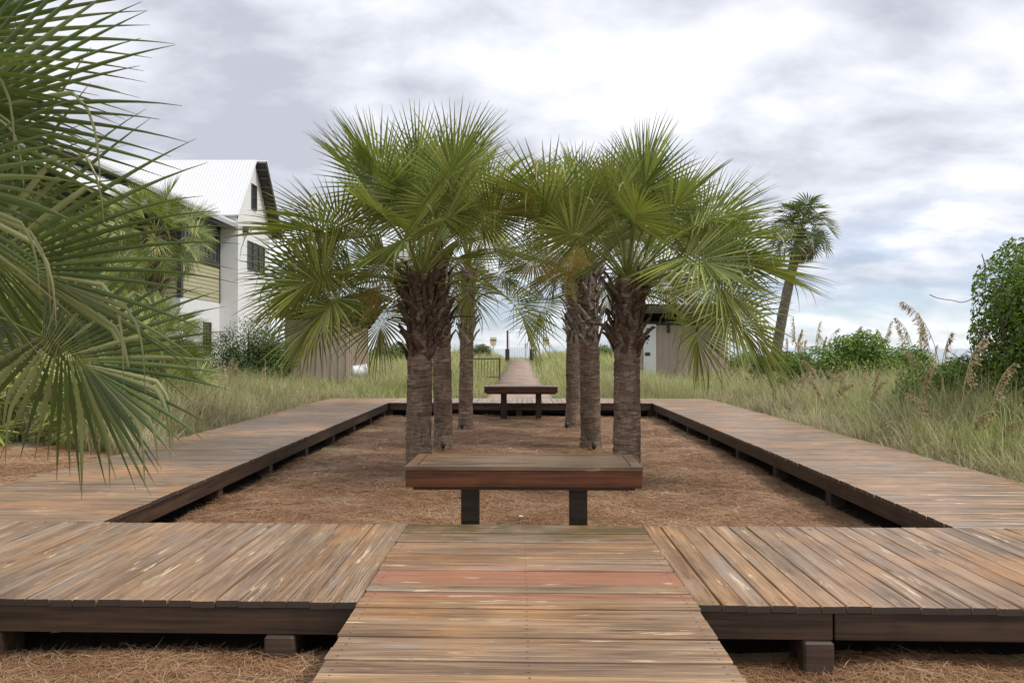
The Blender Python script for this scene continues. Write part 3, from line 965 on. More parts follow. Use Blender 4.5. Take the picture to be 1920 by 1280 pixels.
def palm(name, label, cat, loc, h, r0=0.19, r1=0.16, lib=None, leafmat=None, nleaf=28, scale=1.0, seed=1, boots=None, boot_from=None,
         barkmat='bark', lean=(0, 0), pmin=-34, pmax=84, flowers=(), stubs=0, dead=0, group=None, avoid=None, extra=()):
    lib = lib or LIB
    leafmat = leafmat or M['leaf']
    r = random.Random(seed)
    root = thing(name, label, cat, loc, 0, group)
    link('trunk', trunk_mesh(h, r0, r1, lean, seed), root, M[barkmat])
    def axis(z):
        u = min(1, max(0, z / h))
        return Vector((lean[0] * u ** 1.4, lean[1] * u ** 1.4, z))
    if boots:
        zb = boot_from
        nb = int((h - 0.05 - zb) / 0.021)
        nb = min(nb, 64)
        for i in range(nb):
            z = zb + (h - 0.12 - zb) * i / max(1, nb - 1)
            a = i * 2.39996 + seed
            rad = (r0 + (r1 - r0) * z / h) * (0.93 + 0.12 * i / nb)
            bo = link('leaf_base', mesh_with(r.choice(BOOTS), M[boots]), root)
            ax = axis(z)
            bo.location = ax + Vector((math.cos(a) * rad, math.sin(a) * rad, 0))
            tilt = r.choice((-1, 1)) * r.uniform(0.30, 0.62)
            bo.rotation_euler = Matrix.Rotation(a, 4, 'Z').__matmul__(Matrix.Rotation(tilt, 4, 'X')).__matmul__(Matrix.Rotation(r.uniform(0.02, 0.22), 4, 'Y')).to_euler()
            s_ = r.uniform(0.8, 1.15) * (r0 / 0.18)
            bo.scale = (s_, s_, s_)
    for i in range(stubs):
        a = r.uniform(0, 2 * PI)
        z = h - r.uniform(0.35, 0.85)
        st = link('dead_stalk', mesh_with(r.choice(STUBS), M[boots or 'boot']), root)
        st.location = axis(z) + Vector((math.cos(a), math.sin(a), 0)) * r1
        st.rotation_euler = (0, r.uniform(-0.3, 0.3), a)
    top = axis(h)
    for i in range(nleaf):
        u = i / (nleaf - 1)
        ph = pmax + (pmin - pmax) * u ** 0.92
        a = i * 2.39996 + seed * 1.7 + r.uniform(-0.2, 0.2)
        if avoid and avoid(a % (2 * PI), ph): continue
        fr = link('frond', mesh_with(pick(lib, ph, r), leafmat), root)
        fr.location = top + Vector((math.cos(a) * r1 * 0.5 * u * 1.4, math.sin(a) * r1 * 0.5 * u * 1.4, 0.10 - 0.30 * u))
        s_ = scale * r.uniform(0.84, 1.12)
        fr.scale = (s_, s_, s_)
        fr.rotation_euler = (r.uniform(-0.2, 0.2), r.uniform(-0.12, 0.12), a)
    for (a, ph, s_) in extra:
        fr = link('frond', mesh_with(pick(lib, ph, r), leafmat), root)
        fr.location = top + Vector((math.cos(a), math.sin(a), 0)) * r1 * 0.6 + Vector((0, 0, -0.12))
        fr.scale = (s_ * scale,) * 3
        fr.rotation_euler = (0, 0, a)
    for i in range(dead):
        a = r.uniform(0, 2 * PI)
        fr = link('dead_frond', mesh_with(r.choice(DEADLIB)[1], M['leaf_dead']), root)
        fr.location = top + Vector((math.cos(a), math.sin(a), 0)) * r1 * 0.7 + Vector((0, 0, -0.25))
        fr.scale = (scale * 0.9,) * 3
        fr.rotation_euler = (0, 0, a)
    for (a, mi, tilt) in flowers:
        fl = link('flower_stalk', mesh_with(FLOWERS[mi], M['flower']), root)
        fl.location = top + Vector((0, 0, -0.05))
        fl.rotation_euler = (0, tilt, a)
    return root

# court palms: three pairs
GP = 'palms planted in two rows in the pine straw court'
CP = 'palm tree'
zb = MZ - 0.03
def front_low(a, ph):
    # nothing hangs in front of the leaf bases on the walk side
    return ph < 22 and abs((a - 1.5 * PI + PI) % (2 * PI) - PI) < 0.75
def near_ang(a, c, w):
    return abs((a - c + PI) % (2 * PI) - PI) < w
def front_low_l(a, ph):
    return front_low(a, ph) or (ph < 30 and near_ang(a, 0.55, 1.35))
def front_low_r(a, ph):
    return front_low(a, ph) or (ph < 30 and near_ang(a, 2.6, 1.35))
def low_l(a, ph):
    return low_any(a, ph) or (ph < 62 and near_ang(a, 0.0, 0.8))
def low_r(a, ph):
    return low_any(a, ph) or (ph < 62 and near_ang(a, PI, 0.8))
def low_any(a, ph):
    return ph < 38 and abs((a - 1.5 * PI + PI) % (2 * PI) - PI) < 1.1
palm('cabbage_palm', 'palm with shaggy brown leaf bases and curled stubs behind the large bench', CP, (-1.43, 10.8, zb), 2.95, 0.185, 0.17,
     seed=3, boots='boot', boot_from=1.75, stubs=10, nleaf=44, lean=(0.06, -0.05), group=GP, pmin=-14, avoid=front_low_l, flowers=((2.6, 0, 0.2),),
     extra=((PI + 0.25, 6, 1.05), (PI - 0.25, 10, 1.05), (-0.35, -4, 0.9), (PI + 0.55, 10, 1.0), (PI - 0.6, 22, 1.05)))
palm('cabbage_palm', 'slim mossy palm in the middle of the row beside the house side walk', CP, (-1.41, 14.2, zb), 3.7, 0.175, 0.165,
     seed=5, boots='boot', boot_from=1.95, stubs=6, nleaf=36, scale=1.05, lean=(-0.10, 0.05), group=GP, pmin=-8, avoid=low_l)
palm('cabbage_palm', 'palm with pale criss cross leaf bases, last of the row on the house side', CP, (-1.24, 17.7, zb), 3.8, 0.165, 0.155,
     seed=9, boots='boot_grey', boot_from=2.0, stubs=3, nleaf=34, scale=1.05, lean=(0.05, 0.1), group=GP, pmin=-8, avoid=low_l, flowers=((1.0, 0, 0.1),), extra=())
palm('cabbage_palm', 'palm with dark fibrous leaf bases, first in the row on the shrub side', CP, (1.50, 10.6, zb), 2.88, 0.19, 0.175,
     seed=12, boots='boot', boot_from=1.8, stubs=3, nleaf=44, lean=(0.03, 0.04), group=GP, pmin=-14, avoid=front_low_r, flowers=((0.15, 1, 0.15), (0.5, 1, 0.1)),
     extra=((-0.35, 22, 0.95), (-0.1, 22, 1.05), (-0.6, 33, 0.95), (0.25, 16, 1.0)))
palm('cabbage_palm', 'palm with silvery criss cross leaf bases in the middle of the shrub side row', CP, (1.34, 14.2, zb), 3.5, 0.185, 0.18,
     seed=17, boots='boot_grey', boot_from=1.95, stubs=1, nleaf=36, scale=1.05, lean=(-0.06, 0), group=GP, pmin=-8, avoid=low_r, flowers=((-1.9, 1, -0.05), (-2.3, 1, 0.1), (-2.1, 0, 0.35), (-2.7, 1, 0.0)))
palm('cabbage_palm', 'palm half hidden behind the silvery one, last of the shrub side row', CP, (1.27, 17.9, zb), 3.65, 0.17, 0.16,
     seed=23, boots='boot_grey', boot_from=2.0, stubs=2, nleaf=34, scale=1.05, lean=(0.04, 0.1), group=GP, pmin=-8, avoid=low_r)

# ------------------------------------------------------------------ near palm at the left, its trunk out of frame
def near_palm():
    root = thing('cabbage_palm', 'large palm whose long fronds reach in over the front cross walk', CP, (-4.0, 3.75, zb))
    link('trunk', trunk_mesh(2.6, 0.2, 0.18, (0, 0), 41), root, M['bark'])
    # (azimuth deg from +X, pitch, petiole, blade, petiole bend, roll, droop, broken share, height, spread)
    spec = [
        (18, -14, 1.40, 1.0, 18, -1.35, 0.45, 0.20, 2.42, 120),
        (20, 4, 0.85, 1.45, 16, -1.15, 0.65, 0.22, 2.45, 110),
        (14, 48, 0.72, 1.48, 36, -1.30, 0.40, 0.05, 2.62, 110),
        (22, 64, 0.85, 1.45, 26, -1.10, 0.35, 0.05, 2.62, 110),
        (2, 26, 0.60, 1.30, 22, -1.3, 0.60, 0.25, 2.5, 110),
        (-14, 45, 0.95, 1.2, 20, -0.5, 0.6, 0.1, 2.5, 130),
        (62, 30, 0.9, 1.2, 20, -0.3, 0.7, 0.1, 2.45, 140),
        (100, 45, 0.9, 1.2, 20, 0, 0.6, 0.1, 2.5, 140),
        (150, 35, 0.9, 1.2, 20, 0, 0.6, 0.1, 2.5, 140),
        (200, 50, 0.9, 1.2, 20, 0, 0.6, 0.1, 2.5, 140),
        (250, 30, 0.9, 1.2, 20, 0, 0.6, 0.1, 2.5, 140),
        (300, 55, 0.9, 1.2, 20, 0, 0.6, 0.1, 2.5, 140),
        (60, 75, 0.9, 1.2, 10, 0.3, 0.3, 0.05, 2.6, 140),
        (220, 10, 0.9, 1.2, 20, 0, 0.9, 0.1, 2.4, 140),
    ]
    for i, (az, ph, pl, bl, bd, roll, dr, brk, z, spd) in enumerate(spec):
        me, hub = make_leaf(700 + i, ph, pl, bl, bend=bd, droop=dr, roll=roll, nseg=50, rows=11, broken=brk, spread=spd, wmax=0.030, costa_bend=26, pet=0.018)
        me.materials.append(M['leaf_near'])
        f = link('frond', me, root)
        f.location = (0.1 * math.cos(R(az)), 0.1 * math.sin(R(az)), z)
        f.rotation_euler = (0, 0, R(az))
    return root
near_palm()

# ------------------------------------------------------------------ house
def window(parent, axis, c, a, b, z0, z1, sign, mull=1, rails=1, frame='trim', depth=0.05, fw=0.06):
    """a window on a wall plane: axis 'x' = wall at x=c seen along x (a,b are y), axis 'y' = wall at y=c (a,b are x)."""
    w = link('window', None, parent)
    def bx(nm, a0, a1, q0, q1, d0, d1, mt, par):
        lo, hi = sorted((c + sign * d0, c + sign * d1))
        if axis == 'x': return box(nm, lo, hi, a0, a1, q0, q1, mt, par, 0.0)
        return box(nm, a0, a1, lo, hi, q0, q1, mt, par, 0.0)
    bpy.data.objects.remove(w)
    w = bx('window', a, b, z0, z1, -0.06, 0.006, M['glass'], parent)
    bx('frame', a - fw, a, z0 - fw, z1 + fw, -0.02, depth, M[frame], w)
    bx('frame', b, b + fw, z0 - fw, z1 + fw, -0.02, depth, M[frame], w)
    bx('frame', a, b, z1, z1 + fw, -0.02, depth, M[frame], w)
    bx('sill', a, b, z0 - fw, z0, -0.02, depth + 0.03, M[frame], w)
    for i in range(mull):
        y_ = a + (b - a) * (i + 1) / (mull + 1)
        bx('glazing_bar', y_ - 0.02, y_ + 0.02, z0 + 0.001, z1 - 0.001, 0.0, depth * 0.6, M[frame], w)
    for i in range(rails):
        z_ = z0 + (z1 - z0) * (i + 1) / (rails + 1)
        bx('glazing_bar', a + 0.001, b - 0.001, z_ - 0.025, z_ + 0.025, 0.0, depth * 0.8, M[frame], w)
    return w

house = thing('house', 'white stucco gabled house with pale metal roof and timber porch wing', 'house', (0, 0, 0))
HX0, HX1, HY0, HY1 = -27.0, -13.0, 35.0, 39.4
EZ, RZ_ = 7.85, 10.75
HYM = (HY0 + HY1) / 2
HB = -0.3
prism('wall', [(HY0, HB), (HY1, HB), (HY1, EZ), (HYM, RZ_ - 0.16), (HY0, EZ)], 'x', HX0, HX1, M['white_wall'], house)
ov = 0.85
def roof_slab(name, ya, za, yb, zb_, x0, x1, th, parent):
    d = Vector((0, yb - ya, zb_ - za)).normalized()
    nn = Vector((0, -d.z, d.y))
    if nn.z < 0: nn = -nn
    return prism(name, [(ya, za), (yb, zb_), (yb + nn.y * th, zb_ + nn.z * th), (ya + nn.y * th, za + nn.z * th)], 'x', x0, x1, M['roof'], parent)
sl_ = (RZ_ - 0.1 - EZ) / (HYM - HY0)
rf = roof_slab('roof', HY0 - 0.25, EZ - 0.25 * sl_ + 0.06, HYM + 0.0, RZ_ - 0.04, HX0, HX1 + 0.12, 0.08, house)
rf2 = roof_slab('roof', HYM + 0.0, RZ_ - 0.04, HY1 + 0.5, EZ - 0.5 * sl_ + 0.06, HX0, HX1 + 0.6, 0.08, house)
# dark soffit, rafters and rake board under the far slope
def far_z(yy): return RZ_ - 0.04 - sl_ * (yy - HYM)
prism('soffit', [(HYM + 0.05, far_z(HYM + 0.05) - 0.03), (HY1 + 0.45, far_z(HY1 + 0.45) - 0.03), (HY1 + 0.45, far_z(HY1 + 0.45) - 0.003), (HYM + 0.05, far_z(HYM + 0.05) - 0.003)], 'x', HX1 + 0.002, HX1 + 0.54, M['trim'], house)
for k in range(8):
    yy = HYM + 0.2 + (HY1 + 0.1 - HYM) * k / 8
    box('rafter', HX1 + 0.01, HX1 + 0.53, yy - 0.05, yy + 0.05, far_z(yy) - 0.17, far_z(yy) - 0.10, M['porch'], house, 0)
prism('rake_board', [(HYM, RZ_ - 0.30), (HYM, RZ_ - 0.06), (HY1 + 0.5, far_z(HY1 + 0.5) - 0.02), (HY1 + 0.5, far_z(HY1 + 0.5) - 0.26)], 'x', HX1 + 0.55, HX1 + 0.597, M['trim'], house)
prism('rake_board', [(HY0 - 0.2, EZ - 0.2 * sl_ - 0.13), (HYM, RZ_ - 0.23), (HYM, RZ_ - 0.06), (HY0 - 0.2, EZ - 0.2 * sl_ + 0.04)], 'x', HX1 + 0.01, HX1 + 0.05, M['trim'], house)
window(house, 'x', HX1, 36.75, 37.35, 8.35, 9.45, 1)
for k in range(3):
    window(house, 'x', HX1, 36.25 + k * 0.84, 36.25 + k * 0.84 + 0.6, 5.35, 6.6, 1)
lamp_ = box('wall_lamp', HX1, HX1 + 0.22, 35.55, 35.8, 6.95, 7.25, M['trim'], house, 0.03)
tube('roof_vent', [(-17.0, 36.6, 9.0), (-17.0, 36.6, 9.55)], 0.09, M['grey_metal'], rf, 8)
# porch wing towards the camera
WX = -13.84
prism('porch_wall', [(WX - 8, HB), (WX, HB), (WX, 3.6), (WX - 8, 3.6)], 'y', 30.9, 34.99, M['white_wall'], house)
box('porch_storey', WX - 8, WX - 0.06, 30.96, 34.98, 3.602, 7.2, M['porch'], house, 0)
nb = 9
for k in range(nb):
    z = 3.62 + k * 0.175
    for (nm, args) in (('siding_board', (WX - 0.058, WX, 31.1, 34.97)),):
        o = prism(nm, [(WX - 0.058, z), (WX + 0.018, z), (WX - 0.002, z + 0.172), (WX - 0.058, z + 0.172)], 'y', 31.12, 34.9, M['siding'], house)
    prism('siding_board', [(30.958, z), (30.89, z), (30.91, z + 0.172), (30.958, z + 0.172)], 'x', WX - 7.8, WX - 0.13, M['siding'], house)
box('corner_post', WX - 0.12, WX + 0.04, 30.88, 31.1, 3.59, 7.1, M['trim'], house, 0)
box('corner_post', WX - 0.02, WX + 0.03, 34.9, 34.985, 3.59, 7.1, M['trim'], house, 0)
box('window_sill_band', WX - 0.04, WX + 0.06, 31.105, 34.895, 5.22, 5.36, M['trim'], house, 0)
for k in range(4):
    a = 31.25 + k * 0.92
    window(house, 'x', WX - 0.03, a, a + 0.72, 5.44, 6.75, 1, mull=1, rails=1, frame='porch')
window(house, 'x', WX, 33.2, 33.9, 1.3, 2.6, 1)
# wing roof: long shallow slope, its eave along the view direction
def wing_roof():
    xe, ze, xr, zr = -13.0, 7.22, -20.0, 9.6
    return prism('wing_roof', [(xe, ze), (xr, zr), (xr, zr + 0.1), (xe, ze + 0.1)], 'y', 22.5, 34.98, M['roof'], house)
wing_roof()
prism('eave_board', [(-13.0, 7.05), (-13.0, 7.21), (-13.05, 7.22), (-13.05, 7.06)], 'y', 22.5, 34.97, M['grey_metal'], house)
for k in range(16):
    yy = 22.8 + k * 0.8
    prism('rafter', [(-13.06, 7.08), (-13.06, 7.225), (-16.0, 8.225), (-16.0, 8.08)], 'y', yy - 0.04, yy + 0.04, M['trim'], house)
box('porch_wall', -20, -16.2, 23.2, 30.85, HB, 7.6, M['porch'], house, 0)
for k in range(4):
    window(house, 'x', -16.2, 23.9 + k * 1.7, 24.9 + k * 1.7, 5.2, 6.6, 1, frame='white_paint')

# ------------------------------------------------------------------ sheds
def shed(label, x0, x1, y0, y1, ztop, hi, zb_, batten=0.30, door=None):
    """board and batten shed with a dark single slope roof whose high eave faces 'x' (+x side) or 'y' (camera side)."""
    s = thing('shed', label, 'shed', ((x0 + x1) / 2, (y0 + y1) / 2, zb_), 0)
    ox, oy = (x0 + x1) / 2, (y0 + y1) / 2
    hx, hy = (x1 - x0) / 2, (y1 - y0) / 2
    zt = ztop - zb_
    box('wall', -hx, hx, -hy, hy, -0.3, zt, M['shed'], s, 0)
    nx_ = int(2 * hx / batten)
    bmx = box_mesh('batten', -0.022, 0.022, -0.014, 0.014, 0, zt - 0.09, 0.0)
    bmx.materials.append(M['shed'])
    for i in range(nx_ + 1):
        xx = -hx + 0.022 + (2 * hx - 0.044) * i / nx_
        o = link('batten', bmx, s); o.location = (xx, -hy - 0.012, 0)
    ny_ = int(2 * hy / batten * 0.9)
    for i in range(ny_ + 1):
        yy = -hy + 0.03 + (2 * hy - 0.06) * i / ny_
        for sx in (-1, 1):
            o = link('batten', bmx, s); o.location = (sx * (hx + 0.02), yy, 0)
            o.rotation_euler = (0, 0, PI / 2); o.scale = (1.3, 2.2, 1)
    box('frieze_board', -hx - 0.03, hx + 0.03, -hy - 0.03, -hy + 0.05, zt - 0.085, zt + 0.08, M['shed_roof'], s, 0)
    box('frieze_board', hx - 0.05, hx + 0.035, -hy + 0.051, hy, zt - 0.085, zt + 0.08, M['shed_roof'], s, 0)
    rise, ovh = 0.55, 1.05
    if hi == 'y':
        r_ = prism('roof', [(-hy - ovh, zt + 0.62), (hy + 0.3, zt + 0.05), (hy + 0.3, zt + 0.17), (-hy - ovh, zt + 0.74)], 'x', -hx - 0.25, hx + 0.12, M['shed_roof'], s)
        box('fascia', -hx - 0.26, hx + 0.13, -hy - ovh - 0.03, -hy - ovh - 0.001, zt + 0.40, zt + 0.76, M['shed_roof'], r_, 0)
        box('roof_edge', -hx - 0.28, hx + 0.15, -hy - ovh - 0.05, -hy - ovh + 0.12, zt + 0.762, zt + 0.80, M['grey_metal'], r_, 0)
        for i in range(4):
            xx = -hx + 0.25 + (2 * hx - 0.3) * i / 3
            box('bracket', xx - 0.055, xx + 0.055, -hy - 0.12, -hy - 0.031, zt - 0.42, zt + 0.2, M['shed_roof'], s, 0)
            prism('rafter', [(-hy - ovh + 0.03, zt + 0.42), (-hy - 0.1, zt + 0.12), (-hy - 0.1, zt + 0.3), (-hy - ovh + 0.03, zt + 0.58)], 'x', xx - 0.05, xx + 0.05, M['shed_roof'], s)
    else:
        r_ = prism('roof', [(hx + ovh, zt + 0.98), (-hx - 0.3, zt + 0.06), (-hx - 0.3, zt + 0.18), (hx + ovh, zt + 1.12)], 'y', -hy - 0.4, hy + 0.3, M['shed_roof'], s)
        prism('gable_infill', [(-hx, zt + 0.081), (hx, zt + 0.081), (hx, zt + 0.62), (-hx, zt + 0.14)], 'y', -hy + 0.01, -hy + 0.06, M['shed_roof'], s)
        for i in range(4):
            yy = -hy + 0.1 + (2 * hy - 0.2) * i / 3
            prism('bracket', [(hx + 0.04, zt - 0.30), (hx + 0.13, zt - 0.30), (hx + ovh - 0.1, zt + 0.82), (hx + ovh - 0.28, zt + 0.80), (hx + 0.04, zt + 0.1)], 'y', yy - 0.06, yy + 0.06, M['shed_roof'], s)
    if door:
        a, b = door[0] - ox, door[1] - ox
        zd = door[2] - zb_
        d = box('door_panel', a, b, -hy - 0.07, -hy - 0.028, 0.1, zd, M['white_paint'], s, 0.004)
        w_ = b - a
        box('letter_slot', a + 0.12, a + 0.34, -hy - 0.078, -hy - 0.0705, zd - 0.26, zd - 0.19, M['rust'], d, 0)
        box('vent', a + 0.06, b - 0.26, -hy - 0.078, -hy - 0.0705, zd - 1.42, zd - 1.26, M['rust'], d, 0)
        # blue lettering: a large K and two small letters under it
        bm = bmesh.new()
        yy = -hy - 0.0715
        def stroke(p0, p1, w):
            p0, p1 = Vector(p0), Vector(p1)
            e = (p1 - p0).normalized(); nn = Vector((-e.y, e.x)) * w / 2
            vs = [bm.verts.new((q.x, yy, q.y)) for q in (p0 + nn, p0 - nn, p1 - nn, p1 + nn)]
            bm.faces.new(vs)
        kx, kz, kh = a + 0.10, zd - 0.72, 0.20
        stroke((kx, kz), (kx, kz + kh), 0.05)
        stroke((kx + 0.03, kz + kh * 0.5), (kx + 0.15, kz + kh), 0.05)
        stroke((kx + 0.03, kz + kh * 0.5), (kx + 0.15, kz), 0.05)
        link('letter', bm_mesh('letter', bm), d, M['blue'])
        bm = bmesh.new()
        stroke((kx + 0.01, kz - 0.17), (kx + 0.01, kz - 0.08), 0.018)
        stroke((kx + 0.01, kz - 0.085), (kx + 0.06, kz - 0.085), 0.018)
        stroke((kx + 0.06, kz - 0.17), (kx + 0.06, kz - 0.08), 0.018)
        stroke((kx + 0.09, kz - 0.17), (kx + 0.09, kz - 0.06), 0.018)
        link('letter', bm_mesh('letter', bm), d, M['blue'])
    return s
shed('tan board and batten shed beside the dark green bush', -9.22, -6.8, 30.0, 34.0, 2.68, 'x', 0.0)
shed('tan board and batten shed with white lettered door panel', 5.15, 9.28, 34.0, 37.5, 2.62, 'y', 0.0, door=(5.56, 6.12, 2.58))

# white tub tipped in the grass by the left shed
def tub():
    o = thing('plastic_tub', 'white ribbed plastic tub lying tipped in grass by the shed', 'tub', (-6.15, 29.2, 0.62), 0.4)
    prof = [(0.0, -0.28), (0.20, -0.28), (0.225, -0.2), (0.215, -0.16), (0.24, -0.08), (0.23, -0.03), (0.255, 0.06), (0.25, 0.1), (0.275, 0.22), (0.30, 0.22), (0.30, 0.26), (0.26, 0.26), (0.24, 0.2), (0.2, -0.22), (0.0, -0.22)]
    bm = bmesh.new()
    k = 20
    rings = [[bm.verts.new((p[1], p[0] * math.cos(2 * PI * j / k), p[0] * math.sin(2 * PI * j / k))) for j in range(k)] for p in prof]
    for a, b in zip(rings[:-1], rings[1:]):
        for j in range(k):
            bm.faces.new([a[j], a[(j + 1) % k], b[(j + 1) % k], b[j]])
    bmesh.ops.remove_doubles(bm, verts=bm.verts, dist=0.0005)
    link('bucket', bm_mesh('bucket', bm, True), o, M['white_paint'])
    pts = [(0.24, 0.29 * math.cos(a), 0.29 * math.sin(a) + 0.02) for a in np.linspace(0.2, PI - 0.2, 9)]
    tube('handle', [(x - 0.35 * (1 - abs(i - 4) / 4), y, z) for i, (x, y, z) in enumerate(pts)], 0.012, M['grey_metal'], o)
    return o
tub()

# ------------------------------------------------------------------ gate, signs, railing at the end of the path
def gate():
    Y = 60.0
    z0 = float(path_z(Y))
    g_ = thing('gate', 'tall white barred metal gate with arched top at the path end', 'gate', (0.05, Y, z0))
    hw = 0.80
    def bar(nm, pts, r, mt, par=g_): return tube(nm, pts, r, M[mt], par, 6)
    for s in (-1, 1):
        box('gate_post', s * 0.95 - 0.075, s * 0.95 + 0.075, -0.08, 0.08, -0.5, 2.42, M['gate_post'], g_, 0.01)
        box('post_base', s * 0.98 - 0.15, s * 0.98 + 0.15, -0.14, 0.14, -0.5, 0.95, M['rim'], g_, 0.02)
    for s in (-1, 1):
        bar('stile', [(s * hw, 0, 0.02), (s * hw, 0, 2.25)], 0.03, 'white_paint')
    bar('stile', [(0.5, 0, 0.02), (0.5, 0, 2.35)], 0.045, 'white_paint')
    for z in (0.08, 1.02):
        bar('rail', [(-hw, 0, z), (hw, 0, z)], 0.02, 'white_paint')
    arc = lambda e: [(x, 0, 2.25 + e + 0.38 * math.cos(x / hw * PI / 2)) for x in np.linspace(-hw, hw, 13)]
    bar('arch', arc(0.0), 0.022, 'grey_metal')
    bar('arch', arc(0.16), 0.018, 'grey_metal')
    bar('arch', [(x, 0, 2.18 + 0.12 * math.cos(x / hw * PI / 2)) for x in np.linspace(-hw, hw, 13)], 0.018, 'white_paint')
    for i in range(11):
        x = -hw + 2 * hw * (i + 1) / 12
        bar('bar', [(x, 0, 0.08), (x, 0, 2.18 + 0.12 * math.cos(x / hw * PI / 2))], 0.013, 'white_paint')
    for i in range(5):
        x = -0.55 + i * 0.275
        zz = 2.25 + 0.38 * math.cos(x / hw * PI / 2)
        bar('spacer', [(x, 0, zz), (x, 0, zz + 0.16)], 0.012, 'grey_metal')
    box('latch', 0.42, 0.53, -0.075, -0.046, 1.05, 1.4, M['grey_metal'], g_, 0.01)
    return g_
gate()

def beach_sign(label, x, Y, zc, z0):
    s = thing('sign', label, 'sign', (x, Y, z0), 0)
    h = zc - z0
    box('post', -0.045, 0.045, -0.045, 0.045, -0.3, h - 0.2, M['sign'], s, 0.008)
    prism('board', [(-0.24, h - 0.12), (-0.17, h - 0.30), (0.17, h - 0.30), (0.24, h - 0.12), (0.24, h + 0.36), (-0.24, h + 0.36)], 'y', -0.085, -0.05, M['sign'], s)
    bd = s.children[-1] if s.children else s
    box('band', -0.25, 0.25, -0.094, -0.087, h + 0.07, h + 0.19, M['sign_band'], s, 0)
    for k in range(3):
        box('text_line', -0.15, 0.15 - 0.04 * k, -0.092, -0.087, h - 0.03 - 0.08 * k, h - 0.01 - 0.08 * k, M['sign_band'] if k == 0 else M['sand'] if 'sand' in M else M['oat_stem'], s, 0)
    return s
beach_sign('cream notice sign with brown band on the railing side of the path', -1.92, 57.0, 1.98, float(ground_z(-1.92, 57)))
beach_sign('cream notice sign with brown band across the path from the railing', 2.02, 57.0, 1.98, float(ground_z(2.02, 57)))

def railing():
    Y = 36.0
    zg = float(ground_z(-1.6, Y))
    f = thing('railing', 'low rusty metal railing half sunk in the grass beside the path', 'railing', (-0.92, Y, zg))
    top = 1.04 - zg
    box('rail', -1.75, 0.03, -0.03, 0.03, top - 0.06, top, M['rust'], f, 0.004)
    box('rail', -1.72, -0.05, -0.02, 0.02, 0.15, 0.2, M['rust'], f, 0.004)
    for x in (0.0, -1.72):
        box('post', x - 0.04, x + 0.04, -0.036, 0.036, -0.2, top + 0.01, M['rust'], f, 0.004)
    for k in range(11):
        x = -0.12 - k * 0.145
        box('picket', x - 0.012, x + 0.012, -0.012, 0.012, 0.2, top - 0.06, M['rust'], f, 0)
railing()

# ------------------------------------------------------------------ small lights at the palms
def uplight(x, y, label):
    u = thing('ground_light', label, 'light', (x, y, MZ), 0, 'black ground lights at the palms')
    tube('stake', [(0, 0, -0.08), (0, 0, 0.07)], 0.018, M['dark_metal'], u, 8)
    tube('lamp_head', [(0, 0.0, 0.06), (0, 0.015, 0.17)], [0.036, 0.045], M['dark_metal'], u, 10)
for (x, y, l) in ((-1.40, 10.05, 'black ground light under the house side end of the large bench'), (-1.38, 13.85, 'black ground light at the foot of the slim mossy palm'),
                  (-1.30, 17.35, 'black ground light at the foot of the palm with pale leaf bases'), (1.36, 13.8, 'black ground light at the foot of the silvery criss cross palm'),
                  (1.42, 10.0, 'black ground light under the shrub side end of the large bench'), (1.1, 17.5, 'black ground light at the foot of the half hidden palm')):
    uplight(x, y, l)

# ------------------------------------------------------------------ far and middle palms
palm('leaning_palm', 'tall slender palm leaning over the dune with brown skirt of dead fronds', CP, (9.98, 30.0, float(ground_z(9.98, 30)) - 0.1), 6.35, 0.215, 0.17, lib=FARLIB, leafmat=M['leaf_far'], nleaf=30, scale=0.80,
     seed=31, barkmat='bark_grey', lean=(1.25, 0.2), pmin=-28, dead=10)
for (x, y, h, sc, sd_, lab) in ((-10.6, 22.0, 5.0, 0.95, 51, 'bushy palm standing close in front of the porch windows'),
                               (-11.8, 20.0, 3.4, 1.0, 52, 'shaggy palm beside the porch wing, lower than its neighbour'),
                               (-9.3, 19.0, 1.7, 0.95, 53, 'low palm with pale fronds in front of the white porch wall'),
                               (-8.4, 17.2, 1.0, 0.95, 54, 'small palm half buried in the grass left of the long walk'),
                               (-11.2, 17.6, 1.9, 1.1, 55, 'young palm behind the palmettos by the pine straw patch'),
                               (-13.5, 24.0, 4.4, 1.1, 56, 'tall palm under the porch roof edge')):
    palm('cabbage_palm', lab, CP, (x, y, float(ground_z(x, y)) - 0.05), h, 0.2, 0.19, lib=LIB, leafmat=M['leaf'], nleaf=32, scale=sc * 0.82, seed=sd_, pmin=-34, dead=5 if h > 3 else 2,
         boots='boot' if h > 1.5 else None, boot_from=h * 0.4)
for i, (x, y, sc) in enumerate(((-10.4, 15.3, 0.75), (-8.2, 15.0, 0.7), (-11.6, 16.2, 0.85), (-9.3, 15.6, 0.78), (-7.2, 14.4, 0.5))):
    lab = ['saw palmetto at the edge of the pine straw patch', 'saw palmetto nearest the long walk beside the straw patch', 'large saw palmetto behind the others', 'saw palmetto in the middle of the palmetto clump', 'little saw palmetto among the grass tufts'][i]
    palm('saw_palmetto', lab, 'palmetto', (x, y, float(ground_z(x, y)) - 0.04), 0.25, 0.08, 0.07, lib=FARLIB, leafmat=M['leaf'], nleaf=20, scale=sc, seed=61 + i, pmin=0)

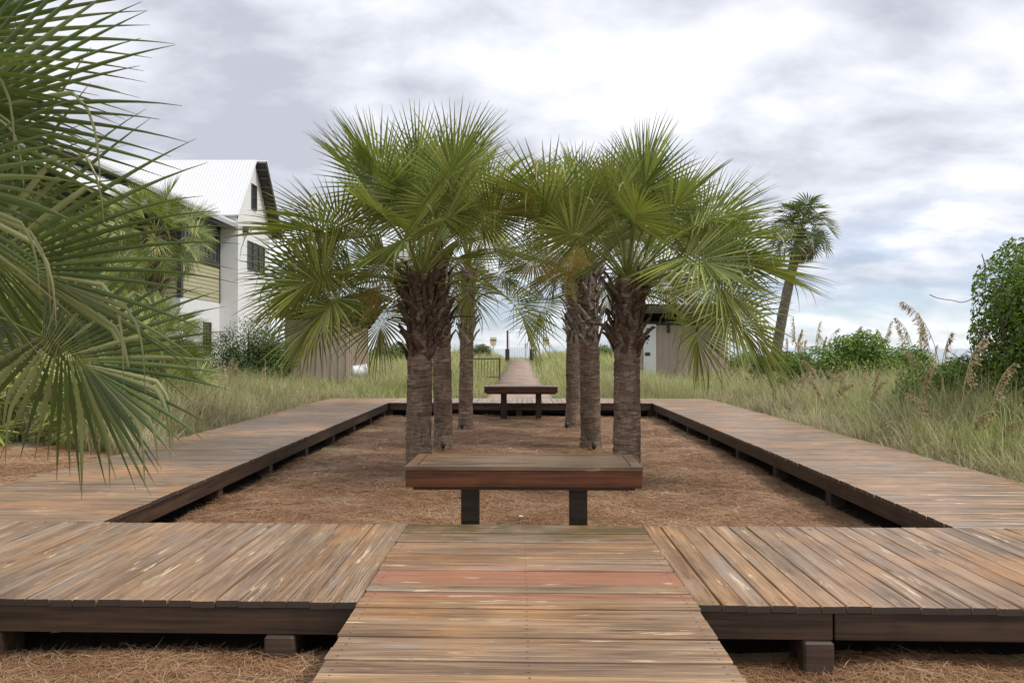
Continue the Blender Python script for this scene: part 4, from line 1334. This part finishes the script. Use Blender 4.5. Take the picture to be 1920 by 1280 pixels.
# ------------------------------------------------------------------ shrubs
def shrub(name, label, cx, cy, rx, ry, top, n, leaf, mat, seed, base=None, group=None, lobes=9, cat='shrub', stems=9, dome=False):
    r_ = np.random.default_rng(seed)
    pr_ = random.Random(seed)
    zg = float(ground_z(cx, cy)) if base is None else base
    H = top - zg
    root = thing(name, label, cat, (cx, cy, zg), 0, group)
    # lobes: overlapping ellipsoids
    L = []
    for i in range(lobes):
        a = pr_.uniform(0, 2 * PI); d = math.sqrt(pr_.random()) * 0.72
        zz = pr_.uniform(0.30, 0.80) * (1 - 0.45 * d * d)
        L.append((math.cos(a) * d * rx, math.sin(a) * d * ry, zz * H, pr_.uniform(0.32, 0.5) * rx, pr_.uniform(0.32, 0.5) * ry, pr_.uniform(0.2, 0.32) * H))
    L.append((0, 0, 0.62 * H, 0.6 * rx, 0.6 * ry, 0.36 * H))
    L.append((0, 0, 0.25 * H, 0.8 * rx, 0.8 * ry, 0.25 * H))
    if dome: L.append((0, 0, 0.46 * H, 0.93 * rx, 0.93 * ry, 0.52 * H))
    L = np.array(L)
    wt = (L[:, 3] * L[:, 4] + L[:, 3] * L[:, 5])
    if dome: wt[-1] *= 3
    pk = r_.choice(len(L), n, p=wt / wt.sum())
    d = r_.normal(size=(n, 3)); d /= np.linalg.norm(d, axis=1)[:, None]
    rad = 1 - 0.45 * r_.random(n) ** 1.8 + r_.normal(0, 0.035, n)
    # small clumps so that the outline is uneven
    kk = 0.5 + 0.5 * np.sin(d[:, 0] * 9 + pk) * np.sin(d[:, 1] * 8 + 2 * pk) * np.sin(d[:, 2] * 10 + 3 * pk)
    rad *= 0.86 + 0.24 * kk
    if dome:
        se = (np.abs(d) ** 4).sum(1) ** (-0.25)
        rad = np.where(pk == len(L) - 1, (0.88 + 0.12 * kk) * se * 0.9 * (1 - 0.25 * r_.random(n) ** 2), rad)
    P = L[pk, :3] + d * L[pk, 3:] * rad[:, None]
    P[:, 2] = np.maximum(P[:, 2], 0.02)
    out = d + r_.normal(0, 0.55, (n, 3)) + np.array([0, 0, 0.35])
    out /= np.linalg.norm(out, axis=1)[:, None]
    tan = np.cross(out, r_.normal(size=(n, 3))); tan /= np.linalg.norm(tan, axis=1)[:, None]
    bi = np.cross(out, tan)
    sz = leaf * r_.uniform(0.6, 1.25, n)[:, None]
    A = P - tan * sz * 0.5
    B = P + bi * sz * 0.27 + out * sz * 0.07
    D = P - bi * sz * 0.27 + out * sz * 0.07
    E = P + tan * sz * 0.55 - out * sz * 0.08
    V = np.stack([A, D, E, B], 1).reshape(-1, 3)
    i0 = np.arange(n)[:, None] * 4
    F = np.concatenate([i0 + np.array([[0, 1, 2]]), i0 + np.array([[0, 2, 3]])], 0)
    var = np.repeat(r_.random(n), 4)
    link('foliage', mesh_np('foliage', V, [F], {'var': var}), root, M[mat])
    for i in range(stems):
        q_ = L[pr_.randrange(len(L))]
        e = Vector((q_[0], q_[1], q_[2] + q_[5] * 0.6))
        b_ = Vector((q_[0] * 0.15, q_[1] * 0.15, -0.08))
        m_ = b_.lerp(e, 0.5) + Vector((pr_.uniform(-0.1, 0.1) * rx, pr_.uniform(-0.1, 0.1) * ry, 0.1 * H))
        tube('stem', [b_, m_, e], [0.035 * H ** 0.5, 0.022 * H ** 0.5, 0.008], M['twig'], root, 5)
    return root
big_sh = shrub('vine_covered_shrub', 'tall rounded bright green shrub overgrown with vines at the boardwalk side', 10.45, 13.4, 2.45, 2.2, 3.95, 100000, 0.092, 'shrub', 5, lobes=24, stems=14, dome=True)
vr = random.Random(4)
for i in range(16):
    p = Vector((-2.3 + vr.uniform(-0.15, 0.15), vr.uniform(-0.8, 0.3), vr.uniform(1.2, 2.3)))
    pts = []
    ang = vr.uniform(0, 6.28)
    for j in range(16):
        pts.append(p.copy())
        ang += vr.uniform(-0.55, 0.55)
        p = p + Vector((math.cos(ang) * 0.05 - 0.012, vr.uniform(-0.02, 0.02), math.sin(ang) * 0.05))
    tube('vine', pts, 0.008, M['twig'], big_sh, 4)
shrub('low_shrub', 'dark low shrub below the vine covered shrub', 8.9, 14.8, 1.5, 1.2, 1.35, 13000, 0.08, 'shrub', 6)
shrub('low_shrub', 'dark low shrub beneath the vine mound with sea oats leaning over it', 8.9, 11.9, 1.2, 0.9, 1.0, 11000, 0.075, 'shrub_dark', 16)
shrub('low_shrub', 'bright green leafy shrub, tallest of the row among the sea oats', 9.9, 22.0, 1.45, 1.1, 2.0, 13000, 0.10, 'shrub', 7)
shrub('low_shrub', 'dark green shrub next to the tallest one among the sea oats', 8.5, 21.5, 1.2, 1.0, 1.68, 10000, 0.095, 'shrub', 8)
shrub('low_shrub', 'green shrub between the sea oats and the vine covered mound', 11.3, 22.3, 1.35, 1.0, 1.65, 11000, 0.10, 'shrub', 9)
shrub('low_shrub', 'dark round shrub at the foot of the leaning palm', 9.0, 26.5, 1.4, 1.0, 1.45, 9000, 0.10, 'shrub_dark', 10)
shrub('low_shrub', 'green shrub beside the end wall of the shed with the white panel', 10.6, 35.0, 1.1, 1.0, 1.45, 5000, 0.10, 'shrub', 11)
shrub('round_bush', 'dark green dense bush between the white house and the shed', -10.0, 28.0, 1.75, 1.4, 2.75, 15000, 0.085, 'shrub_dark', 12, lobes=16)
shrub('round_bush', 'olive bush against the white porch wall', -11.8, 26.0, 1.3, 1.2, 1.9, 7000, 0.09, 'shrub_dark', 13)
shrub('dune_shrub', 'pale green shrub on the dune beyond the shed with the tub', -8.2, 50.0, 2.2, 1.4, 1.95, 5000, 0.15, 'shrub_far', 14)
shrub('dune_shrub', 'yellowish shrub on the dune beside the notice sign above the railing', -2.75, 56.0, 0.9, 0.9, 1.85, 2500, 0.13, 'shrub_far', 15)
shrub('dune_shrub', 'green shrub on the dune between the gate and lettered shed', 5.4, 55.0, 1.6, 1.0, 1.95, 3500, 0.14, 'shrub_far', 17)

# ------------------------------------------------------------------ sea oats
def oat_mesh(seed, h, bend):
    r = random.Random(seed)
    pts = []
    p = Vector((0, 0, 0)); ph = R(88)
    n = 12
    for i in range(n + 1):
        pts.append(p.copy())
        u = i / n
        p = p + Vector((math.cos(ph), 0, math.sin(ph))) * h / n
        ph -= R(bend) * (0.02 + 0.28 * max(0, u - 0.35) ** 1.1)
    V, F = tube_arrays(pts, [0.0065 * (1 - 0.75 * i / n) + 0.0014 for i in range(n + 1)], 4)
    stem = mesh_np('stalk', V, [F])
    V, F, var = [], [], []
    for i in range(110):
        u = r.uniform(0.66, 1.0)
        k = u * n
        i0 = min(int(k), n - 1)
        q = pts[i0].lerp(pts[i0 + 1], k - i0)
        bl = r.uniform(0.03, 0.11) * (1.25 - u) * 2.6
        d = Vector((r.uniform(0.1, 0.9), r.uniform(-0.45, 0.45), r.uniform(-1.2, 0.1))).normalized()
        c = q + d * bl
        s_ = r.uniform(0.014, 0.026)
        w = Vector((r.uniform(-1, 1), r.uniform(-1, 1), r.uniform(-0.3, 0.3))).normalized() * s_ * 0.55
        b = len(V)
        for vv in (c - d * s_ * 1.6, c + w, c + d * s_ * 1.8, c - w, q, q + d * 0.001 + Vector((0, 0, 0.0025))):
            V.append(tuple(vv))
        v = r.random()
        var.extend([v] * 6)
        F += [(b, b + 1, b + 2, b + 3), (b + 4, b, b + 5, b + 4)][:1]
        F.append((b + 4, b, b + 1, b + 5))
    head = mesh_np('seed_head', V, [np.array(F)], {'var': var})
    head.materials.append(M['oat']); stem.materials.append(M['oat_stem'])
    blades = []
    return stem, head
OATS = [oat_mesh(s, h, b) for s, (h, b) in enumerate([(1.55, 45), (1.75, 75), (1.35, 110), (1.6, 95), (1.2, 140), (1.8, 25)])]
orr = random.Random(99)
ADJ = ['slightly arched ', 'tall arched ', 'strongly bent ', 'drooping ', 'short hooked ', 'straight upright ']
def sea_oat(x, y, kind, az, sc, label, group):
    label = ADJ[kind] + label
    o = thing('sea_oat', label, 'sea oat', (x, y, float(ground_z(x, y)) - 0.02), az, group)
    st, hd = OATS[kind]
    a = link('stalk', st, o); b = link('seed_head', hd, o)
    for c_ in (a, b): c_.scale = (sc, sc, sc)
    o.rotation_euler = (orr.uniform(-0.08, 0.08), orr.uniform(-0.08, 0.08), az)
for i in range(15):
    sea_oat(orr.uniform(5.6, 10.2), orr.uniform(26, 33), orr.randrange(6), orr.uniform(-1, 1), orr.uniform(0.8, 1.05), 'tan sea oat standing in front of the shed with the white panel', 'sea oats in front of the shed')
for i in range(26):
    sea_oat(orr.uniform(9.5, 15.5), orr.uniform(22, 34), orr.randrange(6), orr.uniform(-0.8, 2.5), orr.uniform(1.15, 1.55), 'thin sea oat rising above the low shrubs towards the sea', 'sea oats above the low shrubs')
for (x, y, k, az, sc) in ((8.95, 16.0, 1, 2.7, 1.55), (8.9, 16.2, 5, 2.4, 1.3), (8.95, 16.3, 0, 0.3, 1.25), (8.6, 16.0, 3, 2.9, 1.1)):
    sea_oat(x, y, k, az, sc, 'sea oat in the tall tuft between low shrubs and vine covered mound', 'tall tuft of sea oats')
for (x, y, k, az, sc) in ((6.45, 11.2, 1, 0.4, 1.28), (6.75, 11.0, 3, 0.3, 1.15), (6.5, 10.6, 4, -0.2, 0.95), (6.6, 11.9, 2, 2.6, 1.0), (6.3, 10.9, 4, 0.1, 1.05), (6.5, 12.6, 0, 0.3, 1.1)):
    sea_oat(x, y, k, az, sc, 'sea oat leaning out over the grass before the vine covered shrub', 'sea oats before the vine covered shrub')
for i in range(13):
    sea_oat(orr.uniform(6.5, 8.4), orr.uniform(13.5, 20), orr.choice((2, 4, 3)), orr.uniform(-1, 3), orr.uniform(0.85, 1.1), 'sea oat in the grass bank along the boardwalk', 'bent sea oats in the grass bank')
for i in range(11):
    sea_oat(orr.uniform(-10.0, -7.9), orr.uniform(21, 26.5), orr.randrange(6), orr.uniform(-1, 3), orr.uniform(0.8, 1.0), 'pale sea oat before the dark bush and the house', 'sea oats before the dark bush')
for i in range(6):
    sea_oat(orr.uniform(-6.8, -4.2), orr.uniform(24.5, 28), orr.choice((2, 3, 4)), orr.uniform(-1, 3), orr.uniform(0.6, 0.85), 'sea oat in front of the shed beside the tub', 'sea oats by the tub')

# ------------------------------------------------------------------ dune grass (uncountable: one object)
def grass_object(name, label, tufts, seed):
    """tufts: array of x, y, height, blades, width, dryness, spread"""
    r_ = np.random.default_rng(seed)
    rep = tufts[:, 3].astype(int)
    T = np.repeat(tufts, rep, axis=0)
    n = len(T)
    az = r_.uniform(0, 2 * PI, n)
    sp = T[:, 6] * np.sqrt(r_.random(n))
    a2 = r_.uniform(0, 2 * PI, n)
    bx = T[:, 0] + np.cos(a2) * sp
    by = T[:, 1] + np.sin(a2) * sp
    bz = ground_z(bx, by) - 0.02
    az = a2 + r_.normal(0, 0.7, n)
    h = T[:, 2] * r_.uniform(0.5, 1.2, n)
    lean0 = np.abs(r_.normal(0.22, 0.18, n))
    curl = np.abs(r_.normal(1.35, 0.6, n))
    flop = r_.random(n) < 0.28 * T[:, 5] + 0.06
    curl = np.where(flop, curl + r_.uniform(0.6, 1.5, n), curl)
    rows = 4
    dirx, diry = np.cos(az), np.sin(az)
    px_, py_, pz_ = bx.copy(), by.copy(), bz.copy()
    ang = lean0.copy()
    w = T[:, 4] * r_.uniform(0.7, 1.3, n)
    wa = az + PI / 2 + r_.normal(0, 0.5, n)
    wx, wy = np.cos(wa), np.sin(wa)
    VV, al = [], []
    for j in range(rows):
        u = j / (rows - 1)
        ww = w * (1 - u) ** 0.7 * 0.5
        if j < rows - 1:
            VV.append(np.stack([px_ - wx * ww, py_ - wy * ww, pz_], -1))
            VV.append(np.stack([px_ + wx * ww, py_ + wy * ww, pz_], -1))
            al += [u, u]
            ds = h / (rows - 1)
            px_ = px_ + dirx * np.sin(ang) * ds
            py_ = py_ + diry * np.sin(ang) * ds
            pz_ = pz_ + np.cos(ang) * ds
            ang = ang + curl * (0.25 + 0.6 * u)
        else:
            VV.append(np.stack([px_, py_, pz_], -1)); al.append(u)
    k = len(VV)
    V = np.stack(VV, 1).reshape(-1, 3)
    i0 = np.arange(n)[:, None] * k
    F4 = np.concatenate([i0 + np.array([[2 * j, 2 * j + 1, 2 * j + 3, 2 * j + 2]]) for j in range(rows - 2)], 0)
    F3 = i0 + np.array([[2 * (rows - 2), 2 * (rows - 2) + 1, 2 * (rows - 1)]])
    var = np.repeat(r_.random(n), k)
    dry = np.clip(T[:, 5] + r_.normal(0, 0.22, n) + np.where(flop, 0.3, 0), 0, 1)
    o = link(name, mesh_np(name, V, [F4, F3], {'var': var, 'along': np.tile(al, n), 'dry': np.repeat(dry, k)}), None, M['grass'])
    return tag(o, label, 'grass', kind='stuff')

def allowed(x, y):
    ring = (x > DX0 - 0.10) & (x < DX3 + 0.10) & (y < DY3 + 0.10)
    pw = 0.98 - 0.25 * sstep(30, 55, y)
    path = (np.abs(x - 0.02) < pw + 0.06) & (y > 20) & (y < 66)
    sh = ((x > -9.3) & (x < -6.7) & (y > 29.9) & (y < 34.1)) | ((x > 5.1) & (x < 9.35) & (y > 33.9) & (y < 37.6)) | ((x < -12.9) & (y > 30))
    beds = ((x < DX0) & (y < 14.6 + 0.4 * np.sin(x * 1.7) - 2.6 * sstep(-8.5, -5.8, x)))
    return ~(ring | path | sh | beds)

def field(x0, x1, y0, y1, n, seed):
    r_ = np.random.default_rng(seed)
    x = r_.uniform(x0, x1, n); y = r_.uniform(y0, y1, n)
    k = allowed(x, y)
    return x[k], y[k], r_

def tufts_for(x, y, r_, hgt, blades, width, spread, dryf):
    n = len(x)
    pat = 0.5 + 0.5 * np.sin(x * 0.9 + 2 * np.sin(y * 0.45)) * np.cos(y * 0.7 + 1.5 * np.sin(x * 0.6))
    h = hgt * (0.62 + 0.5 * pat) * r_.uniform(0.55, 1.35, n)
    d = np.maximum(np.maximum(DX0 - x, x - DX3), np.where(np.abs(x) < 6, y - DY3, -9))
    edge = 1 - sstep(0.0, 1.3, d)
    h = h * np.where(r_.random(n) < 0.12, 1.35, 1.0)
    h = h * (1 - 0.45 * edge * (1 - sstep(0.2, 0.6, d) * 0.3))
    pth = sstep(1.0, 2.6, np.abs(x)) * 0.45 + 0.55
    h = np.where((y > DY3) & (np.abs(x) < 2.6), h * pth, h)
    dry = np.clip(dryf + 0.5 * edge + 0.6 * (pat - 0.5) + r_.normal(0, 0.3, n), 0, 1)
    return np.stack([x, y, h, np.full(n, blades), np.full(n, width), dry, np.full(n, spread)], -1)

Tn = []
x, y, r_ = field(5.7, 13.5, 7.0, 16.0, 1500, 1); Tn.append(tufts_for(x, y, r_, 1.25, 60, 0.0165, 0.12, 0.42))
x, y, r_ = field(5.7, 14.5, 15.5, 24.0, 1500, 2); Tn.append(tufts_for(x, y, r_, 0.95, 46, 0.019, 0.14, 0.36))
x, y, r_ = field(-13.5, -5.6, 11.5, 17.0, 850, 3); Tn.append(tufts_for(x, y, r_, 1.0, 56, 0.0155, 0.12, 0.45))
x, y, r_ = field(-13.0, -5.6, 15.5, 24.0, 1500, 4); Tn.append(tufts_for(x, y, r_, 1.0, 46, 0.019, 0.14, 0.45))
x, y, r_ = field(-5.9, 5.9, 22.9, 27.5, 1300, 5); Tn.append(tufts_for(x, y, r_, 0.85, 36, 0.015, 0.15, 0.28))
grass_object('dune_grass', 'tall green and straw coloured dune grass growing along the boardwalks', np.concatenate(Tn), 11)
Tn = []
x, y, r_ = field(-16, 18, 24.0, 40.0, 7000, 6); Tn.append(tufts_for(x, y, r_, 0.78, 17, 0.019, 0.22, 0.16))
x, y, r_ = field(-22, 26, 40.0, 70.0, 6500, 7); Tn.append(tufts_for(x, y, r_, 0.80, 12, 0.032, 0.35, 0.12))
grass_object('far_dune_grass', 'light green grass covering the dunes on both sides of the beach path', np.concatenate(Tn), 12)

# ------------------------------------------------------------------ pine straw needles
def needles(name, label, boxes, seed, parent=None):
    r_ = np.random.default_rng(seed)
    Xs, Ys, Ls, Ws = [], [], [], []
    for (x0, x1, y0, y1, n, ln, w) in boxes:
        Xs.append(r_.uniform(x0, x1, n)); Ys.append(r_.uniform(y0, y1, n)); Ls.append(np.full(n, ln)); Ws.append(np.full(n, w))
    X, Y, Ln, Wd = map(np.concatenate, (Xs, Ys, Ls, Ws))
    n = len(X)
    Ln = Ln * r_.uniform(0.5, 1.2, n)
    az = r_.uniform(0, 2 * PI, n)
    zz = mulch_z(X, Y) + 0.006 + np.abs(r_.normal(0, 0.013, n))
    tilt = r_.normal(0.0, 0.13, n)
    bendv = r_.normal(0, 0.25, n)
    dx, dy = np.cos(az), np.sin(az)
    VV = []
    for j, u in enumerate((-0.5, 0.0, 0.5)):
        off = bendv * Ln * (0.25 - u * u)
        cx = X + dx * Ln * u - dy * off
        cy = Y + dy * Ln * u + dx * off
        cz = np.maximum(zz + tilt * Ln * u + 0.01 * (0.25 - u * u), mulch_z(cx, cy) + 0.005)
        w = Wd * (0.5 if j == 1 else 0.3)
        VV.append(np.stack([cx - dy * w, cy + dx * w, cz], -1))
        VV.append(np.stack([cx + dy * w, cy - dx * w, cz + r_.normal(0, 0.4, n) * w], -1))
    V = np.stack(VV, 1).reshape(-1, 3)
    i0 = np.arange(n)[:, None] * 6
    F = np.concatenate([i0 + np.array([[0, 1, 3, 2]]), i0 + np.array([[2, 3, 5, 4]])], 0)
    pt = 0.16 * np.sin(X * 2.3 + 2 * np.sin(Y * 1.1)) * np.cos(Y * 1.9 + np.sin(X * 1.3)) + 0.10 * np.sin(X * 6.1 + 2 * np.sin(Y * 4.0)) * np.sin(Y * 5.3)
    var = np.repeat(np.clip(r_.beta(2.0, 2.2, n) + pt, 0, 1), 6)
    o = link(name, mesh_np(name, V, [F], {'var': var}), None, M['straw'])
    return tag(o, label, 'pine straw', kind='stuff')
needles('pine_straw', 'loose brown pine needles spread over the beds inside and before the boardwalks', [
    (DX1 - 0.05, DX2 + 0.05, 6.4, 9.5, 36000, 0.17, 0.0034), (DX1 - 0.05, DX2 + 0.05, 9.5, 14.0, 42000, 0.18, 0.0042), (DX1 - 0.05, DX2 + 0.05, 14.0, 21.0, 36000, 0.2, 0.006),
    (-4.3, -0.7, 2.4, 4.62, 26000, 0.19, 0.0026), (0.8, 4.3, 2.4, 4.62, 26000, 0.19, 0.0026), (-11.5, DX0 + 0.2, 8.2, 15.2, 44000, 0.18, 0.0048)], 5)

# ------------------------------------------------------------------ pale fallen leaves on the straw
lr = random.Random(12)
LEAVES = []
for s in range(3):
    bm = bmesh.new()
    l_ = 0.05 + 0.012 * s
    prof = [(0, 0), (0.3, 0.22), (0.6, 0.26), (1, 0)]
    top = [bm.verts.new((u * l_, w * l_, 0.006 * math.sin(u * 4 + s))) for u, w in prof]
    mid = [bm.verts.new((u * l_, 0, 0.012 * math.sin(u * 3))) for u, w in prof[1:3]]
    bot = [bm.verts.new((u * l_, -w * l_, 0.005)) for u, w in prof[1:3]]
    bm.faces.new([top[0], mid[0], top[1]]); bm.faces.new([top[1], mid[0], mid[1], top[2]]); bm.faces.new([top[2], mid[1], top[3]])
    bm.faces.new([top[0], bot[0], mid[0]]); bm.faces.new([mid[0], bot[0], bot[1], mid[1]]); bm.faces.new([mid[1], bot[1], top[3]])
    LEAVES.append(bm_mesh('fallen_leaf', bm))
    LEAVES[-1].materials.append(M['litter'])
spots = [(1.63, 4.05, 'right'), (-3.0, 4.85, 'under'), (-2.55, 4.9, 'under'), (-1.9, 4.9, 'under'), (-1.75, 4.95, 'under'), (-2.8, 4.95, 'under'), (2.4, 4.95, 'under2'), (2.9, 4.9, 'under2')]
spots += [(lr.uniform(-3.0, 3.0), lr.uniform(7.4, 17), 'court') for _ in range(16)]
LB = {'right': 'pale fallen leaf lying on pine straw beside the approach walk', 'under': 'pale fallen leaf in the shade under the unjointed rim of the front cross walk', 'under2': 'pale fallen leaf in the shade under the jointed rim of the front cross walk', 'court': 'small pale fallen leaf lying on the pine straw in the court'}
for (x, y, k) in spots:
    o = link('fallen_leaf', lr.choice(LEAVES))
    o.location = (x, y, float(mulch_z(x, y)) + 0.03)
    o.rotation_euler = (lr.uniform(-0.5, 0.5), lr.uniform(-0.4, 0.4), lr.uniform(0, 6.28))
    s_ = lr.uniform(0.8, 1.3)
    o.scale = (s_, s_, s_)
    tag(o, LB[k], 'leaf', 'fallen leaves ' + k.replace('2', ' right'))
